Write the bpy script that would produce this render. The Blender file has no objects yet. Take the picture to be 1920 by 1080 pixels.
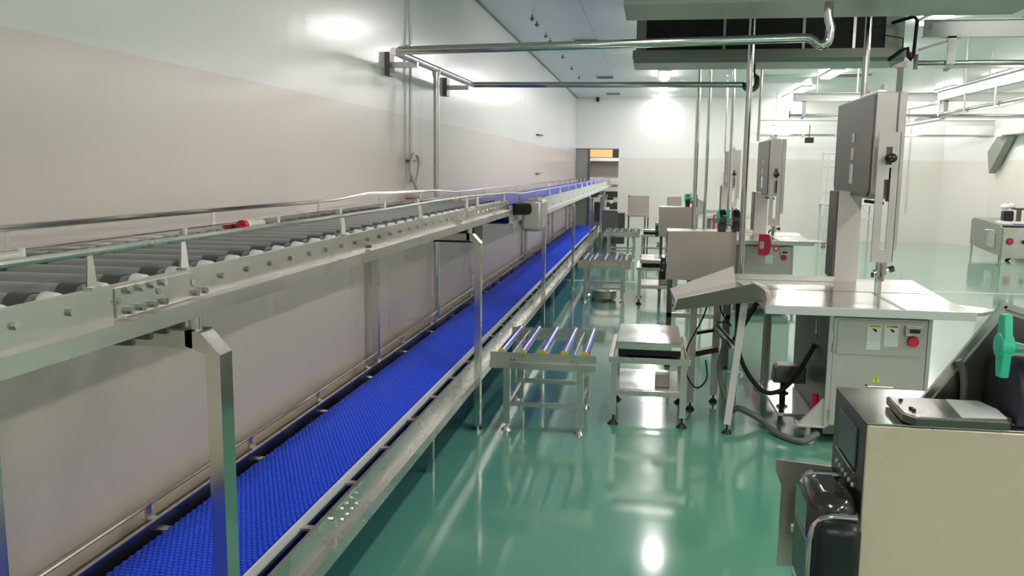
import bpy, bmesh, math, random
from mathutils import Vector, Matrix
PI = math.pi
random.seed(7)
SC = bpy.context.scene
COL = SC.collection

# ------------------------------------------------------------------ camera
cam_d = bpy.data.cameras.new('camera')
cam = bpy.data.objects.new('camera', cam_d)
COL.objects.link(cam)
R3 = Matrix(((0.98704, -0.032932, 0.157058), (0.160104, 0.135661, -0.977734), (0.010892, 0.990208, 0.139175)))
cam.matrix_world = Matrix.Translation((0, 0, 1.75)) @ R3.to_4x4()
cam_d.sensor_width = 36
cam_d.lens = 36 * 1600 / 1920
cam_d.clip_start = .05
SC.camera = cam
# ------------------------------------------------------------------ world, exposure
W = bpy.data.worlds.new('world'); SC.world = W; W.use_nodes = True
W.node_tree.nodes['Background'].inputs[0].default_value = (.8, .85, .9, 1)
W.node_tree.nodes['Background'].inputs[1].default_value = .05
SC.view_settings.view_transform = 'Standard'
SC.view_settings.look = 'None'
SC.view_settings.exposure = 0.14
SC.view_settings.gamma = 1.0
SC.view_settings.use_curve_mapping = False
SC.cycles.use_denoising = True
SC.cycles.max_bounces = 8
SC.cycles.diffuse_bounces = 5
SC.cycles.glossy_bounces = 5
LAMP_POWER = 60.0

# ------------------------------------------------------------------ materials
def s2l(c):
    return tuple(((x / 255 / 12.92) if x / 255 <= .04045 else ((x / 255 + .055) / 1.055) ** 2.4) for x in c)
def mat(name, col, rough=.5, metal=0., coat=0., vary=0., scale=8., stretch=(1, 1, 1), rvar=0., bump=0., bscale=40., bstretch=(1, 1, 1), emit=None, spec=.5, coords='Object', coat_r=.05):
    m = bpy.data.materials.new(name); m.use_nodes = True
    nt = m.node_tree; b = nt.nodes['Principled BSDF']
    c = s2l(col)
    b.inputs['Base Color'].default_value = (*c, 1)
    b.inputs['Roughness'].default_value = rough
    b.inputs['Metallic'].default_value = metal
    b.inputs['Specular IOR Level'].default_value = spec
    if coat:
        b.inputs['Coat Weight'].default_value = coat; b.inputs['Coat Roughness'].default_value = coat_r
    if emit:
        b.inputs['Emission Color'].default_value = (*emit[0], 1); b.inputs['Emission Strength'].default_value = emit[1]
        return m
    def noise(sc, st, det=4):
        tc = nt.nodes.new('ShaderNodeTexCoord'); mp = nt.nodes.new('ShaderNodeMapping'); n = nt.nodes.new('ShaderNodeTexNoise')
        mp.inputs['Scale'].default_value = st; n.inputs['Scale'].default_value = sc; n.inputs['Detail'].default_value = det
        nt.links.new(tc.outputs[coords], mp.inputs[0]); nt.links.new(mp.outputs[0], n.inputs['Vector'])
        return n
    if vary or rvar:
        n = noise(scale, stretch)
        if vary:
            mx = nt.nodes.new('ShaderNodeMix'); mx.data_type = 'RGBA'
            mx.inputs[6].default_value = (*[v * (1 - vary) for v in c], 1); mx.inputs[7].default_value = (*[min(1, v * (1 + vary)) for v in c], 1)
            nt.links.new(n.outputs['Fac'], mx.inputs[0]); nt.links.new(mx.outputs[2], b.inputs['Base Color'])
        if rvar:
            mr = nt.nodes.new('ShaderNodeMapRange'); mr.inputs[1].default_value = .3; mr.inputs[2].default_value = .7
            mr.inputs[3].default_value = max(.02, rough - rvar); mr.inputs[4].default_value = rough + rvar
            nt.links.new(n.outputs['Fac'], mr.inputs[0]); nt.links.new(mr.outputs[0], b.inputs['Roughness'])
    if bump:
        n = noise(bscale, bstretch, 3); bp = nt.nodes.new('ShaderNodeBump'); bp.inputs['Strength'].default_value = bump; bp.inputs['Distance'].default_value = .02
        nt.links.new(n.outputs['Fac'], bp.inputs['Height']); nt.links.new(bp.outputs[0], b.inputs['Normal'])
    return m
def band_wall(name, zsplit, lo, hi, rough, bump, bscale, bstretch=(1, 1, .3), vary=.03):
    m = mat(name, lo, rough, bump=bump, bscale=bscale, bstretch=bstretch)
    nt = m.node_tree; b = nt.nodes['Principled BSDF']
    g = nt.nodes.new('ShaderNodeNewGeometry'); sp = nt.nodes.new('ShaderNodeSeparateXYZ'); mr = nt.nodes.new('ShaderNodeMapRange')
    nt.links.new(g.outputs['Position'], sp.inputs[0]); nt.links.new(sp.outputs['Z'], mr.inputs[0])
    mr.inputs[1].default_value = zsplit - .004; mr.inputs[2].default_value = zsplit + .004
    mx = nt.nodes.new('ShaderNodeMix'); mx.data_type = 'RGBA'
    mx.inputs[6].default_value = (*s2l(lo), 1); mx.inputs[7].default_value = (*s2l(hi), 1)
    nt.links.new(mr.outputs[0], mx.inputs[0])
    n = nt.nodes.new('ShaderNodeTexNoise'); n.inputs['Scale'].default_value = .9; nt.links.new(g.outputs['Position'], n.inputs['Vector'])
    hs = nt.nodes.new('ShaderNodeMapRange'); hs.inputs[3].default_value = 1 - vary; hs.inputs[4].default_value = 1 + vary
    nt.links.new(n.outputs['Fac'], hs.inputs[0])
    mu = nt.nodes.new('ShaderNodeVectorMath'); mu.operation = 'SCALE'
    nt.links.new(mx.outputs[2], mu.inputs[0]); nt.links.new(hs.outputs[0], mu.inputs['Scale']); nt.links.new(mu.outputs[0], b.inputs['Base Color'])
    return m
STEEL = mat('brushed_steel', (214, 210, 204), .28, 1, rvar=.05, scale=3, vary=.04)
STEELM = mat('matt_steel', (192, 181, 168), .38, .6, rvar=.06, scale=3, vary=.06)
SHEET = mat('polished_sheet_steel', (222, 219, 212), .17, 1, rvar=.06, scale=4, vary=.04, bump=.03, bscale=5)
CHROME = mat('polished_tube_steel', (214, 212, 206), .13, 1, vary=.04, scale=5)
CLAD = mat('steel_cladding', (220, 206, 188), .33, .2, rvar=.06, scale=1.6, stretch=(1, .25, 1.5), vary=.05, bump=.05, bscale=1.3, bstretch=(1, .5, 1.6))
DSTEEL = mat('dark_steel', (112, 110, 104), .38, 1, vary=.08, scale=5)
PAINT = mat('grey_enamel', (196, 192, 184), .38, 0, vary=.03, scale=3)
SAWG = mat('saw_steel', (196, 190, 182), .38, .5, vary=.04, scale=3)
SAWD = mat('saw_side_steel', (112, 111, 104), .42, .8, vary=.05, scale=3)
WHITE = mat('white_plastic', (232, 232, 226), .35, vary=.02)
LABELW = mat('label_paper', (228, 228, 222), .5, vary=.02)
GALV = mat('zinc_rail', (202, 204, 200), .36, .15, vary=.04, scale=10)
BLACK = mat('black_plastic', (26, 26, 28), .35, vary=.15, scale=12)
RUBBER = mat('black_rubber', (20, 22, 24), .6, vary=.2, scale=12)
FILM = mat('dark_film_roll', (48, 44, 58), .42, vary=.1, scale=4)
PIANO = mat('gloss_dark_shell', (62, 58, 54), .16, .3, vary=.1, scale=5, coat=.5)
FRONTM = mat('front_sheet_steel', (242, 216, 194), .30, .5, rvar=.1, scale=2.2, vary=.05)
ROLL = mat('grey_pvc_roller', (140, 139, 137), .38, vary=.05, scale=8)
SLEEVE = mat('dark_sleeve', (74, 75, 76), .5, vary=.1, scale=10)
BLUED = mat('blue_belt_base', (20, 58, 196), .45, vary=.1, scale=14)
BLUE = mat('blue_belt', (34, 82, 228), .36, vary=.07, scale=14, spec=.5)
BLUEF = mat('blue_belt_upper', (66, 78, 205), .40, vary=.05, scale=10, bump=.3, bscale=60)
BLUER = mat('blue_roller', (34, 66, 190), .22, vary=.05, scale=10, coat=.6)
YEL = mat('yellow_plastic', (214, 188, 30), .4, vary=.05)
WARN = mat('warning_yellow', (226, 224, 20), .45, vary=.03)
RED = mat('red_plastic', (208, 26, 62), .35, vary=.05)
MINT = mat('mint_plastic', (64, 212, 170), .32, vary=.04)
ORANGE = mat('orange_panel', (236, 190, 120), .5, vary=.04, scale=3)
CEILM = mat('ceiling_panel', (204, 210, 208), .35, vary=.02, scale=1.2, bump=.02, bscale=2)
COIL = mat('coil_fins', (38, 38, 36), .5, .3, vary=.2, scale=60, stretch=(1, 1, 12))
HOSE = mat('grey_hose', (96, 102, 98), .5, vary=.08, scale=10)
FLOORM = mat('green_epoxy', (90, 152, 128), .13, vary=.05, scale=.7, rvar=.03, bump=.012, bscale=3.5, coat=.7, coat_r=.07, spec=.7)
CONC = mat('floor_joint_white', (206, 214, 208), .3, vary=.04)
WALLL = band_wall('left_wall_panel', 2.17, (208, 199, 189), (211, 212, 207), .21, .09, 7, (1, 1, .13))
WALLB = band_wall('back_wall_panel', 2.05, (222, 216, 208), (232, 231, 227), .3, .02, 2)
LAMPM = mat('lamp_diffuser', (255, 255, 250), .5, emit=((1, .935, .925), LAMP_POWER))
LAMPD = mat('dimmed_lamp_diffuser', (255, 255, 250), .5, emit=((1, .935, .925), LAMP_POWER * .36))  # lamps next to the back wall, dimmed to keep it from burning out
COOLG = mat('cooler_casing', (146, 148, 138), .4, .35, vary=.05, scale=2)
TAGW = mat('clear_tray', (200, 210, 206), .2, vary=.02)

# ------------------------------------------------------------------ helpers
class MB:
    def __init__(s): s.v = []; s.f = []
    def add(s, vs, fs):
        k = len(s.v); s.v += [tuple(v) for v in vs]; s.f += [tuple(i + k for i in f) for f in fs]; return s
    def box(s, x0, x1, y0, y1, z0, z1):
        return s.add([(x0, y0, z0), (x1, y0, z0), (x1, y1, z0), (x0, y1, z0), (x0, y0, z1), (x1, y0, z1), (x1, y1, z1), (x0, y1, z1)],
                     [(0, 3, 2, 1), (4, 5, 6, 7), (0, 1, 5, 4), (1, 2, 6, 5), (2, 3, 7, 6), (3, 0, 4, 7)])
    def bar(s, p0, p1, w, h, up=(0, 0, 1)):   # rectangular bar between two points
        p0 = Vector(p0); p1 = Vector(p1); d = (p1 - p0).normalized(); u = Vector(up)
        if abs(d.dot(u)) > .95: u = Vector((0, 1, 0))
        a = d.cross(u).normalized() * w / 2; b = a.cross(d).normalized() * h / 2
        vs = [p + i * a + j * b for p in (p0, p1) for i, j in ((-1, -1), (1, -1), (1, 1), (-1, 1))]
        return s.add(vs, [(0, 1, 2, 3), (7, 6, 5, 4), (0, 4, 5, 1), (1, 5, 6, 2), (2, 6, 7, 3), (3, 7, 4, 0)])
    def cyl(s, p0, p1, r, n=12, r1=None):
        return s.tube([p0, p1], r, n, radii=[r, r if r1 is None else r1])
    def tube(s, pts, r, n=8, radii=None, closed=False):
        pts = [Vector(p) for p in pts]; vs = []; fs = []; m = len(pts); prev = None
        for i, p in enumerate(pts):
            if closed: d = (pts[(i + 1) % m] - pts[i - 1]).normalized()
            else: d = ((pts[min(i + 1, m - 1)] - pts[max(i - 1, 0)])).normalized()
            if prev is None:
                u = Vector((0, 0, 1)) if abs(d.z) < .9 else Vector((1, 0, 0))
                a = d.cross(u).normalized()
            else:
                a = (prev - d * prev.dot(d)).normalized()
            prev = a; b = d.cross(a); rr = radii[i] if radii else r
            for k in range(n):
                t = 2 * PI * k / n; vs.append(p + a * math.cos(t) * rr + b * math.sin(t) * rr)
        for i in range(m if closed else m - 1):
            j = (i + 1) % m
            for k in range(n):
                l = (k + 1) % n; fs.append((i * n + k, i * n + l, j * n + l, j * n + k))
        if not closed: fs.append(tuple(range(n - 1, -1, -1))); fs.append(tuple((m - 1) * n + k for k in range(n)))
        return s.add(vs, fs)
    def prism(s, poly, axis, a, b):   # poly 2D extruded along axis
        n = len(poly)
        def P(u, v, w): return {'x': (w, u, v), 'y': (u, w, v), 'z': (u, v, w)}[axis]
        vs = [P(u, v, a) for u, v in poly] + [P(u, v, b) for u, v in poly]
        fs = [tuple(range(n)), tuple(range(2 * n - 1, n - 1, -1))] + [(i, (i + 1) % n, n + (i + 1) % n, n + i) for i in range(n)]
        return s.add(vs, fs)
    def plate(s, quad, t):             # thick plate from a planar polygon
        q = [Vector(p) for p in quad]; n = (q[1] - q[0]).cross(q[2] - q[0]).normalized() * t; m = len(q)
        return s.add(q + [p + n for p in q], [tuple(range(m - 1, -1, -1)), tuple(range(m, 2 * m))] + [(i, (i + 1) % m, m + (i + 1) % m, m + i) for i in range(m)])
    def ball(s, c, r, n=10, sz=1.):
        vs = []; fs = []; m = n // 2
        for i in range(m + 1):
            a = PI * i / m
            for k in range(n):
                t = 2 * PI * k / n; vs.append((c[0] + r * math.sin(a) * math.cos(t), c[1] + r * math.sin(a) * math.sin(t), c[2] + r * sz * math.cos(a)))
        for i in range(m):
            for k in range(n):
                l = (k + 1) % n; fs.append((i * n + k, (i + 1) * n + k, (i + 1) * n + l, i * n + l))
        return s.add(vs, fs)
def wloc(o):
    p = Vector((0, 0, 0))
    while o: p += Vector(o.location); o = o.parent
    return p
def obj(name, mb, m, parent=None, smooth=False, bev=0, loc=None, label=None, stuff=False):
    off = wloc(parent) if parent else Vector((0, 0, 0))
    if loc is not None: off = off + Vector(loc)
    me = bpy.data.meshes.new(name)
    me.from_pydata([tuple(Vector(v) - off) for v in mb.v], [], mb.f)
    bm = bmesh.new(); bm.from_mesh(me); bmesh.ops.recalc_face_normals(bm, faces=bm.faces); bm.to_mesh(me); bm.free()
    me.materials.append(m)
    if smooth:
        me.shade_smooth(); me.set_sharp_from_angle(angle=math.radians(38))
    o = bpy.data.objects.new(name, me); COL.objects.link(o)
    if parent: o.parent = parent
    if loc is not None: o.location = loc
    if bev:
        b = o.modifiers.new('bevel', 'BEVEL'); b.width = bev; b.segments = 2; b.limit_method = 'ANGLE'
    if label: o['label'] = label
    if stuff: o['kind'] = 'stuff'
    return o
def thing(name, label, cat, loc=(0, 0, 0), group=None):
    o = bpy.data.objects.new(name, None); COL.objects.link(o); o.location = loc
    o.empty_display_size = .1
    o['label'] = label; o['category'] = cat
    if group: o['group'] = group
    return o
def single(name, mb, m, label, cat, group=None, smooth=False, bev=0, base=None):
    xs = [v[0] for v in mb.v]; ys = [v[1] for v in mb.v]; zs = [v[2] for v in mb.v]
    loc = base or ((min(xs) + max(xs)) / 2, (min(ys) + max(ys)) / 2, min(zs))
    o = obj(name, mb, m, None, smooth, bev, loc=loc)
    o['label'] = label; o['category'] = cat
    if group: o['group'] = group
    return o
def struct(name, mb, m, smooth=False):
    o = obj(name, mb, m, None, smooth); o['kind'] = 'structure'; return o
def dup(root, d, label, group=None, name=None, skip=()):
    r = root.copy(); COL.objects.link(r); r.location = Vector(root.location) + Vector(d); r['label'] = label
    if group: r['group'] = group
    if name: r.name = name
    for ch in list(root.children):
        c = ch.copy(); COL.objects.link(c); c.parent = r
        for g in list(ch.children):
            e = g.copy(); COL.objects.link(e); e.parent = c
    return r
def clone(o, d, parent=None):         # a part again, moved, with its sub-parts
    c = o.copy(); COL.objects.link(c); c.parent = parent or o.parent; c.location = Vector(o.location) + Vector(d)
    for g in list(o.children):
        e = g.copy(); COL.objects.link(e); e.parent = c
    return c
def arc(c, r, a0, a1, ax, n=6):       # arc points in plane 'xz' or 'yz' or 'xy'
    out = []
    for i in range(n + 1):
        t = math.radians(a0 + (a1 - a0) * i / n); u, v = r * math.cos(t), r * math.sin(t)
        out.append({'xz': (c[0] + u, c[1], c[2] + v), 'yz': (c[0], c[1] + u, c[2] + v), 'xy': (c[0] + u, c[1] + v, c[2])}[ax])
    return out

def spline(pts, n=5):
    out = []; P = [Vector(p) for p in pts]
    for i in range(len(P) - 1):
        p0 = P[max(i - 1, 0)]; p1 = P[i]; p2 = P[i + 1]; p3 = P[min(i + 2, len(P) - 1)]
        for k in range(n):
            u = k / n
            out.append(.5 * ((2 * p1) + (-p0 + p2) * u + (2 * p0 - 5 * p1 + 4 * p2 - p3) * u * u + (-p0 + 3 * p1 - 3 * p2 + p3) * u ** 3))
    out.append(P[-1]); return out

# ================================================================== SETTING
X0, X1, Y0, Y1, ZC = -2.0, 7.9, -6.7, 22.9, 3.6
struct('floor', MB().box(-2.15, 8.1, Y0 - .1, 27.1, -.1, 0), FLOORM)
tr = struct('trim_1', MB().box(X0, X1, 13.36, 13.42, -.002, .003), CONC)
ce = struct('ceiling', MB().box(-2.15, 8.1, Y0 - .1, Y1 + .12, ZC + .02, ZC + .12), DSTEEL)
k = 0
ys = [Y0 - .1, -3.2, .3, 3.8, 7.3, 10.8, 14.3, 17.8, Y1 + .12]; xs = [-2.15, -.85, 1.55, 3.95, 6.35, 8.1]
for i in range(len(ys) - 1):
    for j in range(len(xs) - 1):
        obj('ceiling_panel', MB().box(xs[j] + .002, xs[j + 1] - .002, ys[i] + .002, ys[i + 1] - .002, ZC, ZC + .03), CEILM, ce)
wl = struct('wall_left', MB().box(-2.12, -2.02, Y0, Y1, 0, ZC), DSTEEL)
for a, b in ((-6.7, .08), (.08, 6.83), (6.83, 13.58), (13.58, 20.3), (20.3, 22.9)):
    obj('wall_panel', MB().box(-2.03, -2.0, a + .003, b - .003, 0, ZC), WALLL, wl)
struct('trim_2', MB().box(-2.0, -1.975, Y0, Y1, ZC - .012, ZC), DSTEEL)
# back wall with the open doorway at its left end
wb = struct('wall_back', MB().box(-.87, 8.0, Y1, Y1 + .12, 0, ZC).box(-2.12, -.87, Y1, Y1 + .12, 2.28, ZC), WALLB)
struct('wall_right', MB().box(X1, X1 + .12, Y0, Y1, 0, ZC), WALLB)
struct('wall_front', MB().box(-2.12, 8.0, Y0 - .12, Y0, 0, ZC), WALLB)
struct('trim_3', MB().prism([(7.15, Y1), (7.9, Y1), (7.9, 21.9)], 'z', 0, ZC), WALLB)
d1 = struct('door_1', MB().box(-1.99, -1.67, Y1 + .02, Y1 + .09, 0, 2.27), COOLG)
obj('door_frame', MB().box(-1.67, -1.63, Y1 - .01, Y1 + .13, 0, 2.28).box(-1.99, -.87, Y1 - .004, Y1 + .1, 2.265, 2.285), DSTEEL, d1)
# annex behind the doorway
struct('wall_annex', MB().box(-3.6, 1.2, 26.0, 26.1, 0, 3.0).box(-3.7, -3.6, 23.0, 26, 0, 3).box(1.2, 1.3, 23.0, 26, 0, 3).box(-3.6, 1.2, 23.1, 26, 3.0, 3.1), WALLB)
t = thing('light_box', 'orange panel with black end seen high through the far doorway', 'panel', (-1.2, 25.8, 2.1))
obj('panel_face', MB().box(-2.2, -1.16, 25.75, 25.9, 2.1, 2.6), ORANGE, t)
obj('panel_end', MB().box(-1.155, -.6, 25.75, 25.9, 2.1, 2.6), BLACK, t, label='black end section')
t = thing('wall_duct', 'long grey duct crossing behind the far doorway', 'duct', (-1.2, 25.5, 1.95))
obj('duct_body', MB().box(-2.6, -.2, 25.5, 25.9, 1.98, 2.08), GALV, t)
obj('duct_ledge', MB().box(-2.6, -.2, 25.55, 25.9, 1.88, 1.97), DSTEEL, t, label='darker recessed ledge')
t = thing('transfer_table', 'stainless transfer table with white guard rails beyond the far doorway', 'table', (-1.1, 24.8, 0))
obj('table_top', MB().box(-1.7, -.3, 24.6, 25.4, 1.24, 1.32), STEEL, t)
obj('guard_rail', MB().box(-1.3, -.3, 24.55, 24.6, 1.42, 1.46), WHITE, t)
obj('guard_rail', MB().box(-1.5, -.3, 24.55, 24.6, 1.14, 1.18), WHITE, t)
obj('skirt', MB().box(-1.7, -.3, 24.62, 24.66, .95, 1.12), DSTEEL, t)
for x in (-1.65, -.35): obj('leg', MB().box(x - .02, x + .02, 24.65, 24.69, 0, 1.24), STEEL, t)
obj('dark_tub', MB().box(-1.6, -.4, 24.7, 25.3, .25, .8), DSTEEL, t)

# ------------------------------------------------------------------ ceiling lamps
lamps = []
def lamp(x, y, label, group):
    t = thing('ceiling_lamp', label, 'lamp', (x, y, ZC - .05), group)
    obj('lamp_housing', MB().box(x - .11, x + .11, y - .62, y + .62, ZC - .03, ZC), GALV, t)
    obj('diffuser', MB().box(x - .09, x + .09, y - .6, y + .6, ZC - .06, ZC - .03), LAMPD if y > 22 else LAMPM, t)
LY = [22.2, 20.4, 17.2, 14.05, 10.9, 7.75, 4.55, 1.35, -1.8, -5.0]
ORD = ['nearest the back wall', 'second from the back wall', 'third from the back wall', 'fourth from the back wall', 'fifth from the back wall', 'sixth from the back wall', 'seventh from the back wall', 'eighth from the back wall', 'ninth from the back wall', 'last, behind the photographer']
for xi, (x, use) in enumerate(((.19, (0, 1, 2, 3, 4, 6, 8)), (3.28, (0, 1, 2, 3, 4, 6, 7, 8, 9)), (6.35, (0, 1, 2, 3, 4, 6, 8)))):
    row = ('left', 'middle', 'right')[xi]
    for i in use: lamp(x, LY[i], 'white strip lamp of the %s ceiling row, %s' % (row, ORD[i]), 'ceiling lamps in the %s row' % row)
t = thing('annex_fill_lamp', 'added unseen fill lamp on the ceiling of the room beyond the far doorway', 'lamp', (-1.2, 24.3, 2.95))  # unseen lamp added to brighten the dark annex
obj('lamp_housing', MB().box(-1.8, -.6, 24.15, 24.4, 2.97, 3.0), GALV, t)
obj('diffuser', MB().box(-1.78, -.62, 24.17, 24.38, 2.94, 2.97), LAMPM, t)

# ------------------------------------------------------------------ vents, bolts, ceiling bits
for y, w in ((12.74, 'nearest'), (17.66, 'middle'), (21.5, 'farthest')):
    t = thing('ceiling_vent', 'small grey slot vent on left ceiling, %s of three in line' % w, 'vent', (-.98, y, ZC - .03), 'slot vents on the left ceiling')
    obj('vent_frame', MB().box(-1.18, -.8, y - .2, y + .2, ZC - .02, ZC), GALV, t)
    for i in range(4): obj('slat', MB().box(-1.15, -.83, y - .16 + i * .09, y - .11 + i * .09, ZC - .035, ZC - .02), DSTEEL, t)
for x, y, l in ((3.74, 17.56, 'grey slot vent on ceiling right of the large slab'),):
    t = thing('ceiling_vent', l, 'vent', (x, y, ZC - .03))
    obj('vent_frame', MB().box(x - .35, x + .35, y - .25, y + .25, ZC - .02, ZC), GALV, t)
    for i in range(4): obj('slat', MB().box(x - .3, x + .3, y - .2 + i * .11, y - .14 + i * .11, ZC - .035, ZC - .02), DSTEEL, t)
single('ceiling_slab', MB().box(2.05, 3.0, 17.7, 18.9, ZC - .03, ZC), mat('slab_grey', (170, 184, 178), .4, vary=.03), 'grey green square slab on ceiling behind the far cooler', 'hatch', bev=.005)  # flat grey green slab just under the ceiling panels
t = thing('smoke_detector', 'small round smoke detector on ceiling beside left lamp row', 'detector', (.6, 18.46, ZC - .06))
obj('detector_base', MB().cyl((.6, 18.46, ZC - .03), (.6, 18.46, ZC), .09, 14), WHITE, t, True)
obj('detector_head', MB().cyl((.6, 18.46, ZC - .07), (.6, 18.46, ZC - .03), .05, 14, .075), GALV, t, True)
for i, y in enumerate((10.66, 11.11, 12.06, 12.54, 14.32, 15.93, 17.53)):
    w = ['nearest', 'second', 'third', 'fourth', 'fifth', 'sixth', 'farthest'][i]
    mb = MB().cyl((-1.5, y, ZC - .07), (-1.5, y, ZC), .012, 6).cyl((-1.5, y, ZC - .055), (-1.5, y, ZC - .035), .028, 8)
    single('ceiling_bolt', mb, DSTEEL, 'dark threaded bolt hanging from left ceiling, %s of seven in line' % w, 'bolt', 'bolts hanging along the left ceiling')
t = thing('security_camera', 'tiny black dome camera high on back wall near left corner', 'camera', (-1.45, 22.8, 3.5))
obj('camera_dome', MB().ball((-1.45, 22.8, 3.53), .05, 10), BLACK, t, True)
obj('camera_mount', MB().cyl((-1.45, 22.8, 3.56), (-1.45, 22.8, 3.6), .05, 10), BLACK, t, True)

# ================================================================== LEFT LINE
# rail profile: web, outward flange, lip (C section)
def rail(mb, x, sx, y0, y1, top, web, depth, fl=.04, th=.004):
    a, b = sorted((x, x + sx * th)); mb.box(a, b, y0, y1, top - web, top)
    a, b = sorted((x, x + sx * fl)); mb.box(a, b, y0, y1, top - web - th, top - web)
    a, b = sorted((x + sx * (fl - th), x + sx * fl)); mb.box(a, b, y0, y1, top - depth, top - web - th)
    a, b = sorted((x, x - sx * .012)); mb.box(a, b, y0, y1, top - th, top)
    return mb
def hexb(mb, c, r=.007, l=.008, ax=(1, 0, 0)):
    c = Vector(c); a = Vector(ax); return mb.cyl(c, c + a * l, r, 6)

# ---- upper roller conveyor
rc = thing('roller_conveyor', 'long stainless roller conveyor with grey rollers on raised frame at left', 'conveyor', (-1.42, 3.4, 0))
RT = 1.49
obj('side_rail', rail(MB(), -1.14, 1, 0.3, 6.85, RT, .075, .115), STEEL, rc, label='right side rail with bolts')
obj('side_rail', rail(MB(), -1.72, -1, 0.3, 6.85, RT, .075, .115), STEEL, rc, label='left side rail by the wall')
r0 = obj('roller', MB().cyl((-1.695, .30, RT - .032), (-1.172, .30, RT - .032), .032, 16), ROLL, rc, True, loc=(0, -3.4 + .30, 0))
def sub(name, mb, m, **k):
    return obj(name, mb, m, r0, True, **k)
sub('sleeve', MB().cyl((-1.262, .30, RT - .032), (-1.215, .30, RT - .032), .0355, 16), SLEEVE)
sub('sleeve', MB().cyl((-1.675, .30, RT - .032), (-1.63, .30, RT - .032), .0355, 16), SLEEVE)
sub('end_cap', MB().cyl((-1.185, .30, RT - .030), (-1.158, .30, RT - .026), .037, 14, .030), WHITE)
sub('end_cap', MB().cyl((-1.715, .30, RT - .032), (-1.695, .30, RT - .032), .026, 12), WHITE)
sub('axle_bolt', hexb(MB(), (-1.136, .30, RT - .034), .0085, .008), CHROME)
for i in range(1, 43): clone(r0, (0, .152 * i, 0))
# splice plates and their bolts
obj('splice_plate', MB().box(-1.136, -1.131, 1.66, 1.98, RT - .072, RT - .006), STEEL, rc, bev=.002)
b0 = obj('bolt', hexb(MB(), (-1.131, 1.70, RT - .06), .009, .012), CHROME, rc, True, loc=(.289, 1.70 - 3.4, RT - .06))
for i in range(4):
    if i: clone(b0, (0, .045 * i, 0))
    clone(b0, (0, .045 * i, .045))
for y in (1.98, 2.02): clone(b0, (0, y - 1.70, .0))
for y in (3.35, 5.0, 5.06, 6.2): clone(b0, (-.004, y - 1.70, -.004))
obj('splice_plate', MB().box(-1.136, -1.132, 5.25, 5.5, RT - .072, RT - .006), STEEL, rc, bev=.002)
# guides with fins
def fin(x, y, z0, z1, par, w=.03):
    s = 1 if x > -1.4 else -1
    mb = MB().cyl((x, y, z0), (x, y, z1), w * .48, 4, .006)
    mb.box(x - .012, x + .012, y - w / 2, y + w / 2, z0 - .002, z0 + .006)
    mb.cyl((x, y, z0 + .004), (x, y, z0 + .02), .008, 6)
    return obj('guide_bracket', mb, STEEL, par, False)
GR = [(-1.14, .3, 1.572), (-1.14, 2.9, 1.566), (-1.14, 3.6, 1.566), (-1.135, 4.6, 1.572), (-1.14, 5.4, 1.568), (-1.14, 6.9, 1.55)]
GL = [(-1.75, .3, 1.578), (-1.75, 3.2, 1.568), (-1.75, 4.6, 1.562), (-1.76, 5.2, 1.585), (-1.76, 5.7, 1.575), (-1.75, 6.9, 1.56)]
obj('guide_tube', MB().tube(GR, .008, 8), STEEL, rc, True, label='right guide tube')
obj('guide_tube', MB().tube(GL, .010, 8), CHROME, rc, True, label='left guide tube')
for y in (.9, 1.60, 1.96, 3.08, 4.18, 5.28, 5.62, 6.66): fin(-1.145, y, RT, 1.566, rc)
for y in (1.0, 2.1, 3.23, 4.35, 5.4, 6.4): fin(-1.75, y, RT, 1.562, rc, .022)
obj('wear_strip', MB().box(-1.70, -1.692, .3, 6.8, RT - .002, RT + .02), CHROME, rc)
obj('wear_strip', MB().box(-1.765, -1.73, .3, 6.8, RT + .006, RT + .022), STEEL, rc)
for y in (.7, 1.3, 2.06, 2.9, 3.7, 4.5, 5.3, 6.1):
    obj('strip_clip', MB().cyl((-1.685, y, RT - .01), (-1.685, y, RT + .03), .009, 8), WHITE, rc, True)
for y in (2.9, 5.4): obj('cross_slat', MB().box(-1.72, -1.14, y, y + .05, RT - .115, RT - .1), STEEL, rc)
for i in range(4): obj('cross_slat', MB().box(-1.70, -1.14, 1.72 + i * .07, 1.735 + i * .07, 1.345, 1.36), DSTEEL, rc)
obj('drive_unit', MB().box(-1.45, -1.16, 5.6, 5.9, 1.25, 1.36), BLACK, rc, bev=.01)
# frames: posts mitred into cross beams; first two carry the roller conveyor
def frame(y, par, top):
    mb = MB().box(-1.12, -1.08, y, y + .065, .04, top - .04)
    mb.prism([(-1.12, top - .04), (-1.08, top - .04), (-1.135, top + .02), (-1.175, top + .02), (-1.175, top - .02)], 'y', y, y + .065)
    obj('post', mb, SHEET, par, False)
    obj('cross_beam', MB().box(-1.80, -1.155, y, y + .05, top - .025, top + .02), STEEL, par)
    obj('post', MB().box(-1.82, -1.78, y, y + .05, .04, top - .02), STEEL, par)
    obj('hanger', MB().cyl((-1.16, y + .03, top + .015), (-1.16, y + .03, top + .07), .018, 10), CHROME, par, True)
    obj('post_foot', MB().cyl((-1.10, y + .03, 0), (-1.10, y + .03, .015), .035, 12).cyl((-1.10, y + .03, 0), (-1.10, y + .03, .05), .010, 8), CHROME, par, True)
    obj('post_foot', MB().cyl((-1.80, y + .03, 0), (-1.80, y + .03, .015), .035, 12).cyl((-1.80, y + .03, 0), (-1.80, y + .03, .05), .010, 8), CHROME, par, True)
frame(2.0, rc, 1.305)
frame(5.42, rc, 1.305)
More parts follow.
